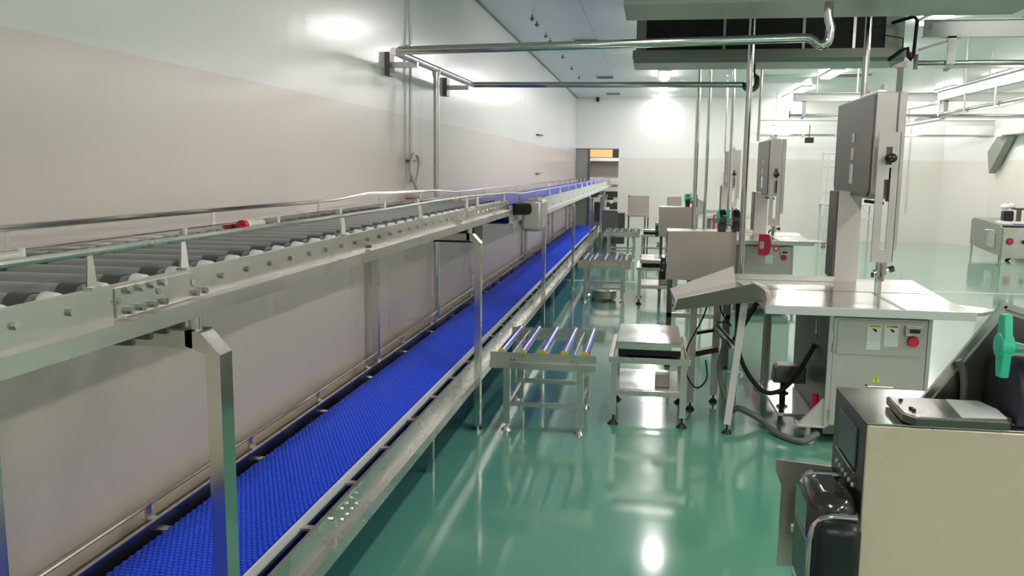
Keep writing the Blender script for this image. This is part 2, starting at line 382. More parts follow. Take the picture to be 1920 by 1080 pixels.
# sensors standing on the roller conveyor
for y, l, m1 in ((3.31, 'red and grey photo sensor clipped to left rail of roller conveyor', RED),):
    t = thing('photo_sensor', l, 'sensor', (-1.66, y, RT))
    obj('sensor_ring', MB().cyl((-1.66, y - .02, RT + .015), (-1.66, y + .012, RT + .015), .021, 14), m1, t, True)
    obj('sensor_lens', MB().cyl((-1.66, y + .012, RT + .015), (-1.66, y + .03, RT + .015), .020, 14), WHITE, t, True)
    obj('sensor_body', MB().cyl((-1.66, y + .03, RT + .013), (-1.66, y + .17, RT + .013), .018, 14), PAINT, t, True)
t = thing('side_sensor', 'grey cylindrical sensor on roller conveyor at left picture edge', 'sensor', (-1.66, 2.06, RT))
obj('sensor_body', MB().cyl((-1.66, 1.90, RT + .012), (-1.66, 2.02, RT + .012), .017, 14), PAINT, t, True)
obj('sensor_cap', MB().cyl((-1.655, 2.03, RT - .01), (-1.655, 2.03, RT + .035), .012, 10), WHITE, t, True)

# ---- upper blue belt conveyor
ub = thing('upper_belt_conveyor', 'raised stainless conveyor with pale blue belt running to the far doorway', 'conveyor', (-1.42, 15, 0))
UT = 1.44
for s_, x in ((1, -1.14), (-1, -1.72)):
    obj('side_rail', rail(MB(), x, s_, 6.9, 24.4, UT, .135, .175), GALV if s_ > 0 else STEEL, ub)
obj('belt', MB().box(-1.69, -1.17, 6.95, 24.38, UT - .005, UT + .01), BLUEF, ub)
obj('belt_return', MB().box(-1.69, -1.17, 6.95, 24.38, UT - .15, UT - .14), BLUEF, ub)
obj('head_roller', MB().cyl((-1.70, 6.95, UT - .05), (-1.16, 6.95, UT - .05), .05, 16), STEEL, ub, True)
obj('guide_tube', MB().tube([(-1.14, 6.9, 1.55), (-1.14, 7.6, 1.525), (-1.14, 24.4, 1.505)], .008, 8), CHROME, ub, True)
obj('guide_tube', MB().tube([(-1.75, 6.9, 1.56), (-1.75, 7.6, 1.53), (-1.75, 24.4, 1.505)], .008, 8), CHROME, ub, True)
y = 7.45
while y < 22.5:
    fin(-1.142, y, UT, 1.512, ub, .035); fin(-1.742, y + .3, UT, 1.512, ub, .03); y += 1.15
for y in (8.9, 12.4, 15.85, 19.3): frame(y, ub, UT - .2)
obj('bolt', hexb(MB(), (-1.132, 7.75, 1.36), .012, .01), CHROME, ub, True)
for i in range(16): obj('bolt', hexb(MB(), (-1.132, 8.2 + i * .9, 1.34), .012, .01), CHROME, ub, True)
mb_ = thing('motor_box', 'rounded stainless motor box bolted to side of upper belt conveyor', 'motor', (-.99, 7.4, 1.22))
obj('motor_cover', MB().box(-1.075, -.90, 7.15, 7.55, 1.22, 1.49), SAWG, mb_, True, bev=.03)
obj('shaft_housing', MB().cyl((-1.12, 7.05, 1.41), (-1.02, 7.16, 1.41), .05, 12), BLACK, mb_, True)
obj('vent_cap', MB().box(-.94, -.905, 7.16, 7.22, 1.475, 1.51), WHITE, mb_, bev=.004)
# side shelf against the wall
t = thing('side_shelf', 'flat stainless shelf between roller conveyor and left wall', 'shelf', (-1.87, 5.6, 1.45))
obj('shelf_plate', MB().box(-1.985, -1.775, 4.7, 6.7, 1.475, 1.487), SHEET, t, bev=.002)
for i in range(9): obj('shelf_tooth', MB().box(-1.985, -1.79, 4.62 + i * .01 - .02, 4.63 + i * .01 - .02, 1.47, 1.49) if i == 0 else MB().box(-1.99 + .022 * i, -1.982 + .022 * i, 4.66, 4.70, 1.47, 1.487), SHEET, t)
obj('wall_strut', MB().box(-1.99, -1.8, 5.0, 5.03, 1.40, 1.475), STEEL, t)
obj('wall_strut', MB().box(-1.99, -1.8, 6.3, 6.33, 1.40, 1.475), STEEL, t)

# ---- lower blue belt conveyor
lb = thing('lower_belt_conveyor', 'low stainless conveyor with bright blue studded belt along left wall', 'conveyor', (-1.45, 10, 0))
LT = .45
obj('side_rail', rail(MB(), -1.16, 1, .5, 20.5, LT, .11, .165), STEEL, lb, label='right side rail')
obj('side_rail', rail(MB(), -1.775, -1, .5, 20.5, LT, .11, .165), STEEL, lb, label='left side rail')
obj('belt', MB().box(-1.735, -1.29, .5, 20.5, .388, .404), BLUED, lb)
mb = MB()
i = 0; y = .9
while y < 20.4:
    step = .0205 if y < 5 else .026
    for j in range(21):
        x = -1.7255 + j * .0205 + (.010 if i % 2 else 0); h = .0075
        mb.add([(x - .0085, y - .0085, .404), (x + .0085, y - .0085, .404), (x + .0085, y + .0085, .404), (x - .0085, y + .0085, .404),
                (x - .0055, y - .006, .404 + h), (x + .0055, y - .006, .404 + h), (x + .0055, y + .006, .404 + h), (x - .0055, y + .006, .404 + h)],
               [(4, 5, 6, 7), (0, 1, 5, 4), (1, 2, 6, 5), (2, 3, 7, 6), (3, 0, 4, 7)])
    y += step; i += 1
obj('belt_studs', mb, BLUE, lb, stuff=True)
obj('belt_return', MB().box(-1.735, -1.19, .5, 20.5, .235, .25), BLUE, lb)
obj('belt_edge_strip', MB().box(-1.285, -1.277, .5, 20.5, .37, .412), WHITE, lb)
obj('bed_plate', MB().box(-1.72, -1.3, .5, 20.5, .33, .36), DSTEEL, lb)
w0 = obj('strip_bracket', MB().box(-1.276, -1.16, 1.0, 1.035, .375, .385).box(-1.20, -1.164, 1.0, 1.035, .385, .42), STEEL, lb, loc=(0, -9, 0))
for i in range(1, 40): clone(w0, (0, .48 * i, 0))
w1 = obj('belt_bracket', MB().box(-1.775, -1.735, 1.2, 1.24, .38, .39), STEEL, lb, loc=(0, -8.8, 0))
for i in range(1, 24): clone(w1, (0, .8 * i, 0))
obj('guide_tube', MB().tube([(-1.80, .5, .505), (-1.80, 5.2, .500), (-1.79, 6.9, .515), (-1.80, 20.4, .50)], .0085, 8), CHROME, lb, True)
g0 = obj('guide_bracket', MB().box(-1.80, -1.79, 1.1, 1.13, LT, .505).box(-1.81, -1.775, 1.1, 1.14, LT, LT + .006), STEEL, lb, loc=(0, -8.9, 0))
for i in range(1, 24): clone(g0, (0, .82 * i, 0))
bb = obj('bolt', hexb(MB(), (-1.156, 3.05, .42), .009, .009), CHROME, lb, True, loc=(.294, 3.05 - 10, .42))
for dy in (0, .055, .11, .165):
    for dz in (0, -.045):
        if dy or dz: clone(bb, (0, dy, dz))
for i in range(22): clone(bb, (0, -1.35 + .62 * i, .005 - .02 * (i % 2)))
obj('splice_plate', MB().box(-1.156, -1.153, 2.98, 3.29, .355, .44), STEEL, lb)
for y in (1.5, 4.6, 7.7, 10.8, 13.9, 17.0, 20.1):
    for x in (-1.21, -1.75): obj('leg', MB().box(x - .02, x + .02, y, y + .04, 0, .33), STEEL, lb)
    obj('cross_beam', MB().box(-1.77, -1.16, y, y + .04, .28, .325), STEEL, lb)

# ---- stainless cladding behind the lower belt
cl = thing('splash_guard', 'tall stainless sheet screen standing between left wall and blue belt', 'screen', (-1.89, 8, 0))
ysn = [-.6, 6.0, 9.3, 12.6, 15.9, 19.2]
for a, b in zip(ysn[:-1], ysn[1:]):
    obj('sheet_panel', MB().box(-1.895, -1.88, a + .004, b - .004, .30, 1.345), CLAD, cl, bev=.003)
for y in (5.62, 9.2, 12.5, 15.8, 19.1): obj('screen_post', MB().box(-1.88, -1.855, y, y + .05, 0, 1.34), STEEL, cl)
for y in (.5, 2.6): obj('screen_post', MB().box(-1.96, -1.90, y, y + .05, 0, 1.34), STEEL, cl)
obj('top_channel', MB().box(-1.90, -1.86, -.6, 19.2, 1.335, 1.36), STEEL, cl)
obj('bottom_channel', MB().box(-1.90, -1.84, -.6, 19.2, .28, .31), DSTEEL, cl)

# ------------------------------------------------------------------ wall services
def pipe(mb, pts, r): return mb.tube(pts, r, 12)
t = thing('drain_pipe', 'stainless drain pipe from near cooler along left wall and down behind conveyor', 'pipe', (-1.8, 7.1, .45))
obj('cross_pipe', pipe(MB(), [(-1.80, 5.96, 2.545), (-1.76, 5.90, 2.55), (-.4, 5.98, 2.585), (.98, 6.1, 2.63)], .030), CHROME, t, True)
obj('trap', pipe(MB(), [(.98, 6.1, 2.63), (1.01, 6.1, 2.628), (1.035, 6.1, 2.612)] + arc((1.085, 6.1, 2.63), .048, 200, 350, 'xz', 8) + [(1.14, 6.1, 2.70), (1.125, 6.1, 2.74), (1.12, 6.1, 2.85)], .030), CHROME, t, True)
obj('wall_run', pipe(MB(), [(-1.80, 5.90, 2.545), (-1.80, 8.62, 2.575)], .028), CHROME, t, True)
obj('drop_pipe', pipe(MB(), [(-1.80, 7.1, 2.55), (-1.80, 7.1, .45)], .025), CHROME, t, True)
obj('tee', MB().cyl((-1.80, 7.1, 2.5), (-1.80, 7.1, 2.56), .034, 12), STEEL, t, True)
obj('far_cross_pipe', pipe(MB(), [(-1.80, 8.60, 2.575), (.84, 8.72, 2.575)], .028), CHROME, t, True)
obj('far_trap', pipe(MB(), [(.84, 8.72, 2.575)] + arc((.92, 8.74, 2.59), .062, 195, 350, 'xz', 8) + [(.985, 8.80, 2.64), (.985, 9.2, 2.72), (.985, 9.24, 2.86)], .028), DSTEEL, t, True)
for y in (6.38, 8.2):
    t2 = obj('wall_bracket', MB().box(-2.0, -1.96, y - .06, y + .06, 2.43, 2.60), DSTEEL, t)
    obj('bracket_arm', MB().box(-1.96, -1.76, y - .02, y + .02, 2.49, 2.53), STEEL, t2)
t = thing('cable_conduit', 'thin wall conduit with hanging grey cable loop and red socket', 'conduit', (-1.97, 6.93, 1.4))
obj('conduit', MB().cyl((-1.975, 6.93, 1.62), (-1.975, 6.93, 3.6), .012, 8), GALV, t, True)
obj('cable_loop', MB().tube(spline([(-1.95, 6.97, 1.60), (-1.95, 7.06, 1.70), (-1.95, 7.09, 1.78), (-1.95, 7.02, 1.85), (-1.95, 6.92, 1.85), (-1.95, 6.84, 1.77), (-1.95, 6.84, 1.70), (-1.94, 6.93, 1.60), (-1.93, 7.0, 1.54), (-1.90, 7.06, 1.48), (-1.86, 7.12, 1.42), (-1.84, 7.15, 1.36)], 4), .014, 8), PAINT, t, True)
obj('conduit_clamp', MB().box(-2.0, -1.96, 6.89, 6.97, 2.70, 2.73), STEEL, t)
obj('conduit_clamp', MB().box(-2.0, -1.95, 6.86, 7.0, 1.79, 1.81), DSTEEL, t)
obj('socket', MB().box(-2.0, -1.90, 6.85, 7.05, 1.43, 1.495), RED, t, bev=.01, label='red plug socket')
obj('socket_box', MB().box(-2.0, -1.92, 6.88, 7.0, 1.495, 1.53), PAINT, t, bev=.006)
for z, w in ((2.33, 'upper'), (1.66, 'lower')):
    single('wall_hook', MB().tube([(-2.0, 14.9, z), (-1.96, 14.95, z), (-1.96, 15.5, z + .01), (-2.0, 15.55, z + .01)], .012, 6), DSTEEL, 'short dark bar hook on left wall, %s of two' % w, 'hook', 'bar hooks on the left wall')

# ================================================================== COOLERS
def cooler(y, label, full):
    t = thing('ceiling_cooler', label, 'cooler', (1.1, y + .6, 2.83), 'ceiling coolers')
    tr_ = MB().prism([(y - .05, 2.90), (y, 2.83), (y + .62, 2.83), (y + .66, 2.86), (y + .66, 2.875), (y - .05, 2.915)], 'x', -.22, 2.40)
    obj('drip_tray', tr_, COOLG, t)
    obj('tray_lip', MB().box(-.23, 2.41, y - .06, y - .04, 2.88, 2.95), COOLG, t)
    obj('coil_block', MB().box(-.10, 2.22, y + .06, y + .6, 2.93, 3.50), COIL, t)
    for i in range(24): obj('coil_fin', MB().box(-.10, 2.22, y + .052, y + .062, 2.945 + i * .023, 2.949 + i * .023), COIL, t) if full else None
    for x in (.68, 1.45, 1.93) if full else (.68, 1.45): obj('coil_bar', MB().box(x - .014, x + .014, y + .03, y + .06, 2.92, 3.50), STEEL, t)
    for x in (-.2, 2.22): obj('end_box', MB().box(x, x + (.1 if x < 0 else .18), y + .04, y + .62, 2.9, 3.5), COOLG, t, bev=.004)
    obj('top_casing', MB().box(-.22, 2.41, y, y + .66, 3.50, 3.53), COOLG, t)
    for x in (-.15, .7, 1.5, 2.33): obj('hanging_rod', MB().cyl((x, y + .3, 3.5), (x, y + .3, 3.6), .012, 8), STEEL, t, True)
    return t
cooler(5.9, 'nearer ceiling cooler whose tray underside fills the top of the picture', False)
fc = cooler(9.08, 'farther ceiling cooler with dark coil face behind the drain pipes', True)
t = fc
obj('tray_rim', MB().box(-.23, 2.42, 9.0, 9.05, 2.86, 2.93), COOLG, t)
# pipes at the right end of the far cooler
t = thing('refrigerant_line', 'black insulated refrigerant pipe bent at right end of far cooler', 'pipe', (2.5, 8.9, 2.8))
obj('insulated_pipe', MB().tube([(2.185, 8.8, 2.80), (2.284, 8.76, 2.885), (2.340, 8.75, 2.91), (2.350, 8.75, 2.83), (2.372, 8.75, 2.80), (2.395, 8.75, 2.84), (2.405, 8.75, 3.16), (2.385, 8.78, 3.20), (2.25, 9.0, 3.18)], .017, 8), RUBBER, t, True)
obj('valve', MB().box(2.362, 2.378, 8.73, 8.76, 2.82, 2.87), RED, t, bev=.006, label='small red valve')
obj('thin_cable', MB().tube([(2.20, 9.1, 3.08), (2.27, 9.0, 3.05), (2.33, 8.9, 3.02), (2.335, 8.9, 2.92)], .006, 6), RUBBER, t, True)

# ------------------------------------------------------------------ vertical service poles
def pole(x, y, z0, r, label, dx=0., foot=True):
    t = thing('service_pole', label, 'pole', (x, y, z0))
    obj('pole_tube', MB().cyl((x, y, z0), (x + dx, y, ZC), r, 12), CHROME, t, True)
    obj('ceiling_flange', MB().cyl((x + dx, y, ZC - .02), (x + dx, y, ZC), r * 2.2, 12), STEEL, t, True)
    if foot: obj('floor_flange', MB().cyl((x, y, z0), (x, y, z0 + .02), r * 2.4, 12), STEEL, t, True)
pole(.775, 7.45, 0, .026, 'thick steel pole from ceiling down beside the second work cabinet')
pole(1.60, 7.1, 2.3, .026, 'steel pole dropping from ceiling into head of nearest bone saw', 0, False)
pole(.60, 12.2, .0, .03, 'left pole of the close pair behind the third work cabinet')
pole(.76, 12.4, .0, .022, 'right pole of the close pair behind the third work cabinet')
pole(1.15, 13.2, .0, .024, 'slim pole left of the farthest bone saw')
pole(1.42, 17.6, 2.1, .016, 'thin pole entering head of farthest bone saw', 0, False)
pole(1.42, 12.2, 2.15, .020, 'pole dropping from ceiling into head of middle bone saw', 0, False)

# ================================================================== BONE SAWS
def saw(oy, ox, hz, label, detail):
    """nearest one stands at oy = 0; dimensions in metres of the nearest saw"""
    t = thing('bone_saw', label, 'saw', (1.45 + ox, 6.2 + oy, 0), 'upright bone saws')
    def S(mb):
        mb.v = [(a + ox, b + oy, c) for a, b, c in mb.v]; return mb
    def H(mb, z=1.54):   # head parts move with head height
        mb.v = [(a + ox, b + oy, c + hz) for a, b, c in mb.v]; return mb
    P = lambda n, m_, mat_, **k: obj(n, S(m_), mat_, t, **k)
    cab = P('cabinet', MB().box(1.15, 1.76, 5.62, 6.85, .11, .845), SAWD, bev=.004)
    f = P('front_door', MB().box(1.18, 1.74, 5.603, 5.62, .125, .835), SAWG, bev=.003)
    P('front_edge', MB().box(1.15, 1.178, 5.600, 5.62, .115, .84), SAWG)
    P('front_edge', MB().box(1.742, 1.765, 5.600, 5.62, .115, .84), SAWG)
    obj('door_upper_panel', S(MB().box(1.20, 1.70, 5.597, 5.604, .60, .82)), SAWG, f, bev=.002)
    for z in (.78, .64, .2): obj('hinge', S(MB().cyl((1.178, 5.598, z - .03), (1.178, 5.598, z + .03), .007, 8)), STEEL, f, True)
    P('side_handle', MB().tube([(1.148, 5.95, .82), (1.135, 5.95, .80), (1.135, 5.93, .66), (1.135, 5.88, .63)], .006, 6), CHROME, smooth=True)
    P('base_skirt', MB().box(1.16, 1.75, 5.66, 6.8, .05, .11), DSTEEL)
    # labels and switches
    if detail:
        for n_, (a, b, z0, z1, c1, c2) in enumerate(((1.378, 1.462, .636, .80, YEL, YEL), (1.482, 1.566, .66, .80, YEL, RED))):
            st = P('warning_sticker', MB().box(a, b, 5.5945, 5.597, z0, z1), LABELW)
            obj('sticker_header', S(MB().box(a + .008, (a + b) / 2 if n_ else b - .004, 5.5935, 5.5945, z1 - .018, z1 - .006)), mat('header_yellow', (190, 170, 30), .5, vary=.04), st)
            if n_: obj('sticker_header', S(MB().box((a + b) / 2, b - .006, 5.5935, 5.5945, z1 - .018, z1 - .006)), mat('header_red', (186, 84, 60), .5, vary=.04), st)
            cx = (a + b) / 2
            obj('hand_symbol', S(MB().prism([(cx - .016, z1 - .030), (cx + .004, z1 - .028), (cx + .018, z1 - .040), (cx + .014, z1 - .048), (cx + .006, z1 - .050), (cx - .002, z1 - .040)], 'y', 5.5935, 5.5945)), BLACK, st)
        tri = P('warning_triangle', MB().prism([(1.425, .425), (1.478, .425), (1.452, .47)], 'y', 5.598, 5.6035), WARN)
        obj('exclamation_mark', S(MB().box(1.449, 1.454, 5.5965, 5.598, .440, .458).box(1.449, 1.454, 5.5965, 5.598, .431, .436)), BLACK, tri)
        P('bolt', MB().cyl((1.395, 5.60, .405), (1.395, 5.59, .405), .006, 6), BLACK)
        P('pull_slot', MB().box(1.40, 1.56, 5.595, 5.603, .385, .40), STEEL, bev=.004)
    sw = P('switch_box', MB().box(1.60, 1.70, 5.575, 5.60, .735, .80), STEELM, bev=.004)
    obj('switch_window', S(MB().box(1.625, 1.685, 5.568, 5.576, .755, .778)), BLACK, sw)
    obj('switch_guard', S(MB().box(1.60, 1.705, 5.55, 5.60, .788, .795).box(1.60, 1.705, 5.55, 5.60, .742, .748)), CHROME, sw)
    P('emergency_button', MB().cyl((1.65, 5.60, .70), (1.65, 5.575, .70), .014, 12).cyl((1.65, 5.578, .70), (1.65, 5.555, .70), .034, 16, .030), RED, smooth=True, label='red emergency stop button')
    # table
    P('table_top', MB().prism([(.74, 5.52), (1.98, 5.52), (1.97, 5.95), (2.05, 7.08), (.66, 7.02), (.66, 6.76), (.74, 5.9)], 'z', .862, .91), SHEET, bev=.003)
    P('lit_edge_strip', MB().box(.738, 1.982, 5.508, 5.52, .856, .909), GALV, bev=.002)  # added pale strip; its colour stands in for light on the steel edge
    P('table_seam', MB().box(.76, 1.97, 6.285, 6.291, .908, .912), DSTEEL)
    P('table_seam', MB().box(1.55, 1.58, 5.53, 6.285, .908, .9115), DSTEEL)
    P('sliding_leaf', MB().prism([(1.985, 5.53), (2.03, 5.53), (2.17, 5.67), (1.985, 5.84)], 'z', .885, .908), SHEET, bev=.003)
    P('backboard', MB().box(.66, 1.41, 6.80, 6.815, .91, .955), SHEET, bev=.002)
    # column and head
    P('column', MB().box(1.43, 1.60, 6.92, 7.20, .80, 1.60 + hz), PAINT if detail else SAWG, bev=.004)
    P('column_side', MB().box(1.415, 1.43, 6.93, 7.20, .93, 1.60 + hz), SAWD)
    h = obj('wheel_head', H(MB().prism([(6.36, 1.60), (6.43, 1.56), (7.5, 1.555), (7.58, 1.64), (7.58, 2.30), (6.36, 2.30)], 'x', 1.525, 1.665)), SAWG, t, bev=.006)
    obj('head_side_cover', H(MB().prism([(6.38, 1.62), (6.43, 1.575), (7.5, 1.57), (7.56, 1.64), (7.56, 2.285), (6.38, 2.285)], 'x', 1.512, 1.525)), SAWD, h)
    for y, z0, z1 in ((6.93, 1.97, 2.04), (6.93, 1.84, 1.93), (6.94, 1.66, 1.81)):
        obj('name_plate', H(MB().box(1.508, 1.5125, y - .05, y + .05, z0, z1)), LABELW if z0 < 1.7 else STEELM, h, bev=.002)
    obj('rear_strip', H(MB().box(1.675, 1.725, 6.36, 6.42, 1.2 - hz, 2.30)), SAWG, t, bev=.004)
    obj('handle_bar', H(MB().cyl((1.50, 6.40, 1.545), (1.59, 6.28, 1.535), .012, 8)), BLACK, t, True)
    obj('head_latch', H(MB().box(1.56, 1.62, 6.5, 7.0, 2.30, 2.325).cyl((1.6, 6.5, 2.33), (1.6, 6.5, 2.36), .02, 8).cyl((1.6, 6.9, 2.33), (1.6, 6.9, 2.35), .02, 8)), STEEL, t)
    # blade guard
    g = hz * .55
    x0, x1, yb0, yb1 = 1.525, 1.665, 6.225, 6.245
    mb = MB().box(x0, x0 + .05, yb0, yb1, 1.13 + g, 2.02 + hz).box(x1 - .05, x1, yb0, yb1, 1.13 + g, 2.02 + hz)
    mb.box(x0 + .05, x1 - .05, yb0, yb1, 1.13 + g, 1.22 + g).box(x0 + .05, x1 - .05, yb0, yb1, 1.70 + g, 1.80 + hz).box(x0 + .05, x1 - .05, yb0, yb1, 1.92 + hz, 2.02 + hz)
    bg = obj('blade_guard', S(mb), SAWG, t)
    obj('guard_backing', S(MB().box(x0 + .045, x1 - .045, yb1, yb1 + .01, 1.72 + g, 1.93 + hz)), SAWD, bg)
    obj('blade_cover', S(MB().box(x1 - .062, x1 - .05, yb0, yb1 + .03, 1.55 + g, 1.78 + hz)), BLACK, bg)
    obj('guard_flange', S(MB().box(x1 - .004, x1 + .002, yb0, yb1 + .12, 1.13 + g, 2.02 + hz)), SAWG, bg)
    obj('clamp_knob', H(MB().cyl((1.595, 6.24, 1.845), (1.595, 6.19, 1.845), .014, 10).ball((1.595, 6.17, 1.845), .042, 14, .8)), BLACK, t, True, label='black clamp knob')
    obj('guide_block', S(MB().box(1.57, 1.63, 6.22, 6.27, 1.04 + g, 1.13 + g).cyl((1.55, 6.24, 1.06 + g), (1.66, 6.24, 1.09 + g), .014, 8).cyl((1.60, 6.2, 1.12 + g), (1.60, 6.2, 1.0 + g), .012, 8)), CHROME, t)
    obj('guide_knob', S(MB().cyl((1.65, 6.23, 1.08 + g), (1.68, 6.23, 1.09 + g), .022, 10).cyl((1.55, 6.23, 1.04 + g), (1.535, 6.23, 1.04 + g), .018, 10)), BLACK, t, True)
    obj('blade', S(MB().box(1.586, 1.612, 6.25, 6.254, .88, 1.13 + g)), CHROME, t)
    obj('blade_cover', S(MB().box(1.57, 1.585, 6.24, 6.27, .91, 1.05 + g)), STEEL, t)
    # feet
    fb = P('foot_bracket', MB().prism([(1.0, .115), (1.15, .29), (1.15, .115)], 'y', 5.62, 5.66), PAINT)
    obj('foot_gusset', S(MB().box(.99, 1.16, 5.60, 5.72, .105, .115)), PAINT, fb)
    for x, y in ((1.06, 5.63), (1.80, 5.70), (1.06, 6.75), (1.80, 6.75)):
        P('levelling_foot', MB().cyl((x, y, .008), (x, y, .11), .018, 10).cyl((x, y, 0), (x, y, .012), .045, 14), PAINT, smooth=True)
    P('foot_bracket', MB().box(1.76, 1.84, 5.64, 5.72, .10, .12), PAINT)
    if detail:
        P('red_lock_pin', MB().cyl((1.115, 5.72, .17), (1.115, 5.72, .30), .020, 12), RED, smooth=True, label='red lock pin')
        P('floor_pan', MB().prism([(.90, 5.84), (1.13, 5.84), (1.13, 6.42), (1.10, 6.76), (.92, 6.76), (.88, 6.6)], 'z', .10, .125), SHEET, bev=.004)
        P('round_table_leg', MB().cyl((.96, 7.0, .02), (.96, 7.0, .865), .034, 14).cyl((.96, 7.0, 0), (.96, 7.0, .02), .085, 16), PAINT, smooth=True)
        P('leg_cap', MB().box(.78, .96, 6.2, 6.32, .80, .862).cyl((.93, 6.4, .78), (.93, 6.4, .86), .06, 14), RUBBER)
    return t
saw(0, 0, 0, 'nearest and largest bone saw with stickers and yellow triangle on cabinet', True)
saw(5.2, -.02, -.14, 'middle bone saw, second from the camera, red guard on its table', False)
saw(10.9, -.02, -.16, 'farthest bone saw, partly hidden by steel poles', False)

# pedal box, cables and hoses by the nearest saw
t = thing('foot_switch', 'dark grey foot switch box on short post beside nearest saw', 'switch', (.99, 6.2, .125))
obj('switch_body', MB().prism([(.90, .26), (.91, .37), (.94, .39), (1.12, .385), (1.12, .265)], 'y', 6.12, 6.26), DSTEEL, t, bev=.008)
obj('post', MB().cyl((.98, 6.2, .125), (.98, 6.2, .27), .022, 10), RUBBER, t, True)
obj('post_collar', MB().cyl((.98, 6.2, .165), (.98, 6.2, .18), .042, 12), RUBBER, t, True)
single('power_cable', MB().tube(spline([(.64, 6.2, .84), (.645, 6.15, .62), (.66, 6.1, .45), (.74, 6.05, .30), (.84, 6.0, .22), (.95, 6.0, .25), (1.02, 6.02, .33), (1.07, 5.95, .45), (1.14, 5.98, .58)]), .016, 8), RUBBER,
       'thick black cable sagging from under the chute to nearest saw cabinet', 'cable', smooth=True)
single('grey_hose', MB().tube(spline([(.60, 5.9, .10), (.66, 5.95, .11), (.80, 5.9, .05), (.86, 5.75, .025), (.93, 5.62, .02), (1.02, 5.55, .025), (1.12, 5.62, .06)]), .022, 8), HOSE,
       'thick grey hose lying on green floor before the nearest saw', 'hose', smooth=True)
single('support_strut', MB().bar((.80, 6.3, .84), (.62, 6.15, .55), .03, .02), DSTEEL, 'dark diagonal strut beneath the chute outlet', 'strut')
single('thin_cable', MB().tube(spline([(.45, 6.3, .84), (.40, 6.2, .70), (.33, 6.1, .58), (.28, 6.0, .48), (.29, 5.95, .33), (.36, 5.95, .24), (.43, 6.0, .30), (.42, 6.05, .42)]), .006, 6), RUBBER,
       'thin dark cable looping down beneath the chute beside scale table', 'cable', smooth=True)
single('looped_wire', MB().tube(spline([(.53, 6.3, .84), (.53, 6.28, .74), (.60, 6.25, .64), (.58, 6.25, .66), (.50, 6.25, .66)]), .006, 6), RUBBER,
       'short dark wire curling under the chute by its right leg', 'wire', smooth=True)
single('drain_hose', MB().tube(spline([(.56, 6.15, .55), (.52, 6.05, .42), (.52, 5.95, .30), (.56, 5.9, .18), (.60, 5.9, .12)]), .016, 8), HOSE,
       'grey hose running down behind the leaning chute leg', 'hose', smooth=True)

# ------------------------------------------------------------------ chute
t = thing('sloping_chute', 'sloping stainless chute tray leading from nearest saw table', 'chute', (.42, 6.1, 0))
obj('tray_floor', MB().plate([(.18, 5.76, .822), (.76, 5.76, .905), (.66, 6.5, .925), (.18, 6.5, .80)], .006), SHEET, t)
obj('side_wall', MB().plate([(.18, 5.76, .815), (.78, 5.76, .905), (.76, 5.76, .975), (.69, 5.76, 1.015), (.20, 5.76, .893)], .006), SAWD, t, bev=.002)
obj('side_wall', MB().plate([(.18, 6.5, .80), (.645, 6.5, .92), (.625, 6.5, 1.045), (.165, 6.5, .862)], .006), PAINT, t, bev=.002)
obj('end_lip', MB().plate([(.18, 5.76, .815), (.18, 6.5, .80), (.165, 6.5, .862), (.185, 5.76, .893)], .006), PAINT, t)
obj('outlet_collar', MB().prism([(.69, 1.01), (.80, .975), (.82, .90), (.70, .88)], 'y', 5.78, 6.0), STEELM, t, bev=.02)
obj('leg', MB().bar((.555, 5.72, .06), (.645, 5.85, .88), .045, .045), PAINT, t)
obj('leg', MB().bar((.52, 6.5, .06), (.515, 6.4, .86), .05, .05), PAINT, t)
obj('leg', MB().bar((.335, 6.25, .06), (.335, 6.2, .82), .045, .045), PAINT, t)
obj('crossbar', MB().bar((.335, 6.25, .42), (.52, 6.45, .42), .05, .04), STEEL, t)
obj('crossbar', MB().bar((.335, 6.25, .57), (.52, 6.45, .57), .03, .02), DSTEEL, t)
for x, y in ((.555, 5.71), (.52, 6.5), (.335, 6.25)):
    obj('rubber_foot', MB().cyl((x, y, .0), (x, y, .025), .035, 12, .02).cyl((x, y, .02), (x, y, .08), .008, 6), RUBBER, t, True)
obj('pipe_elbow', MB().tube([(.50, 6.28, .62), (.56, 6.2, .56), (.62, 6.15, .50)], .03, 10), STEEL, t, True)

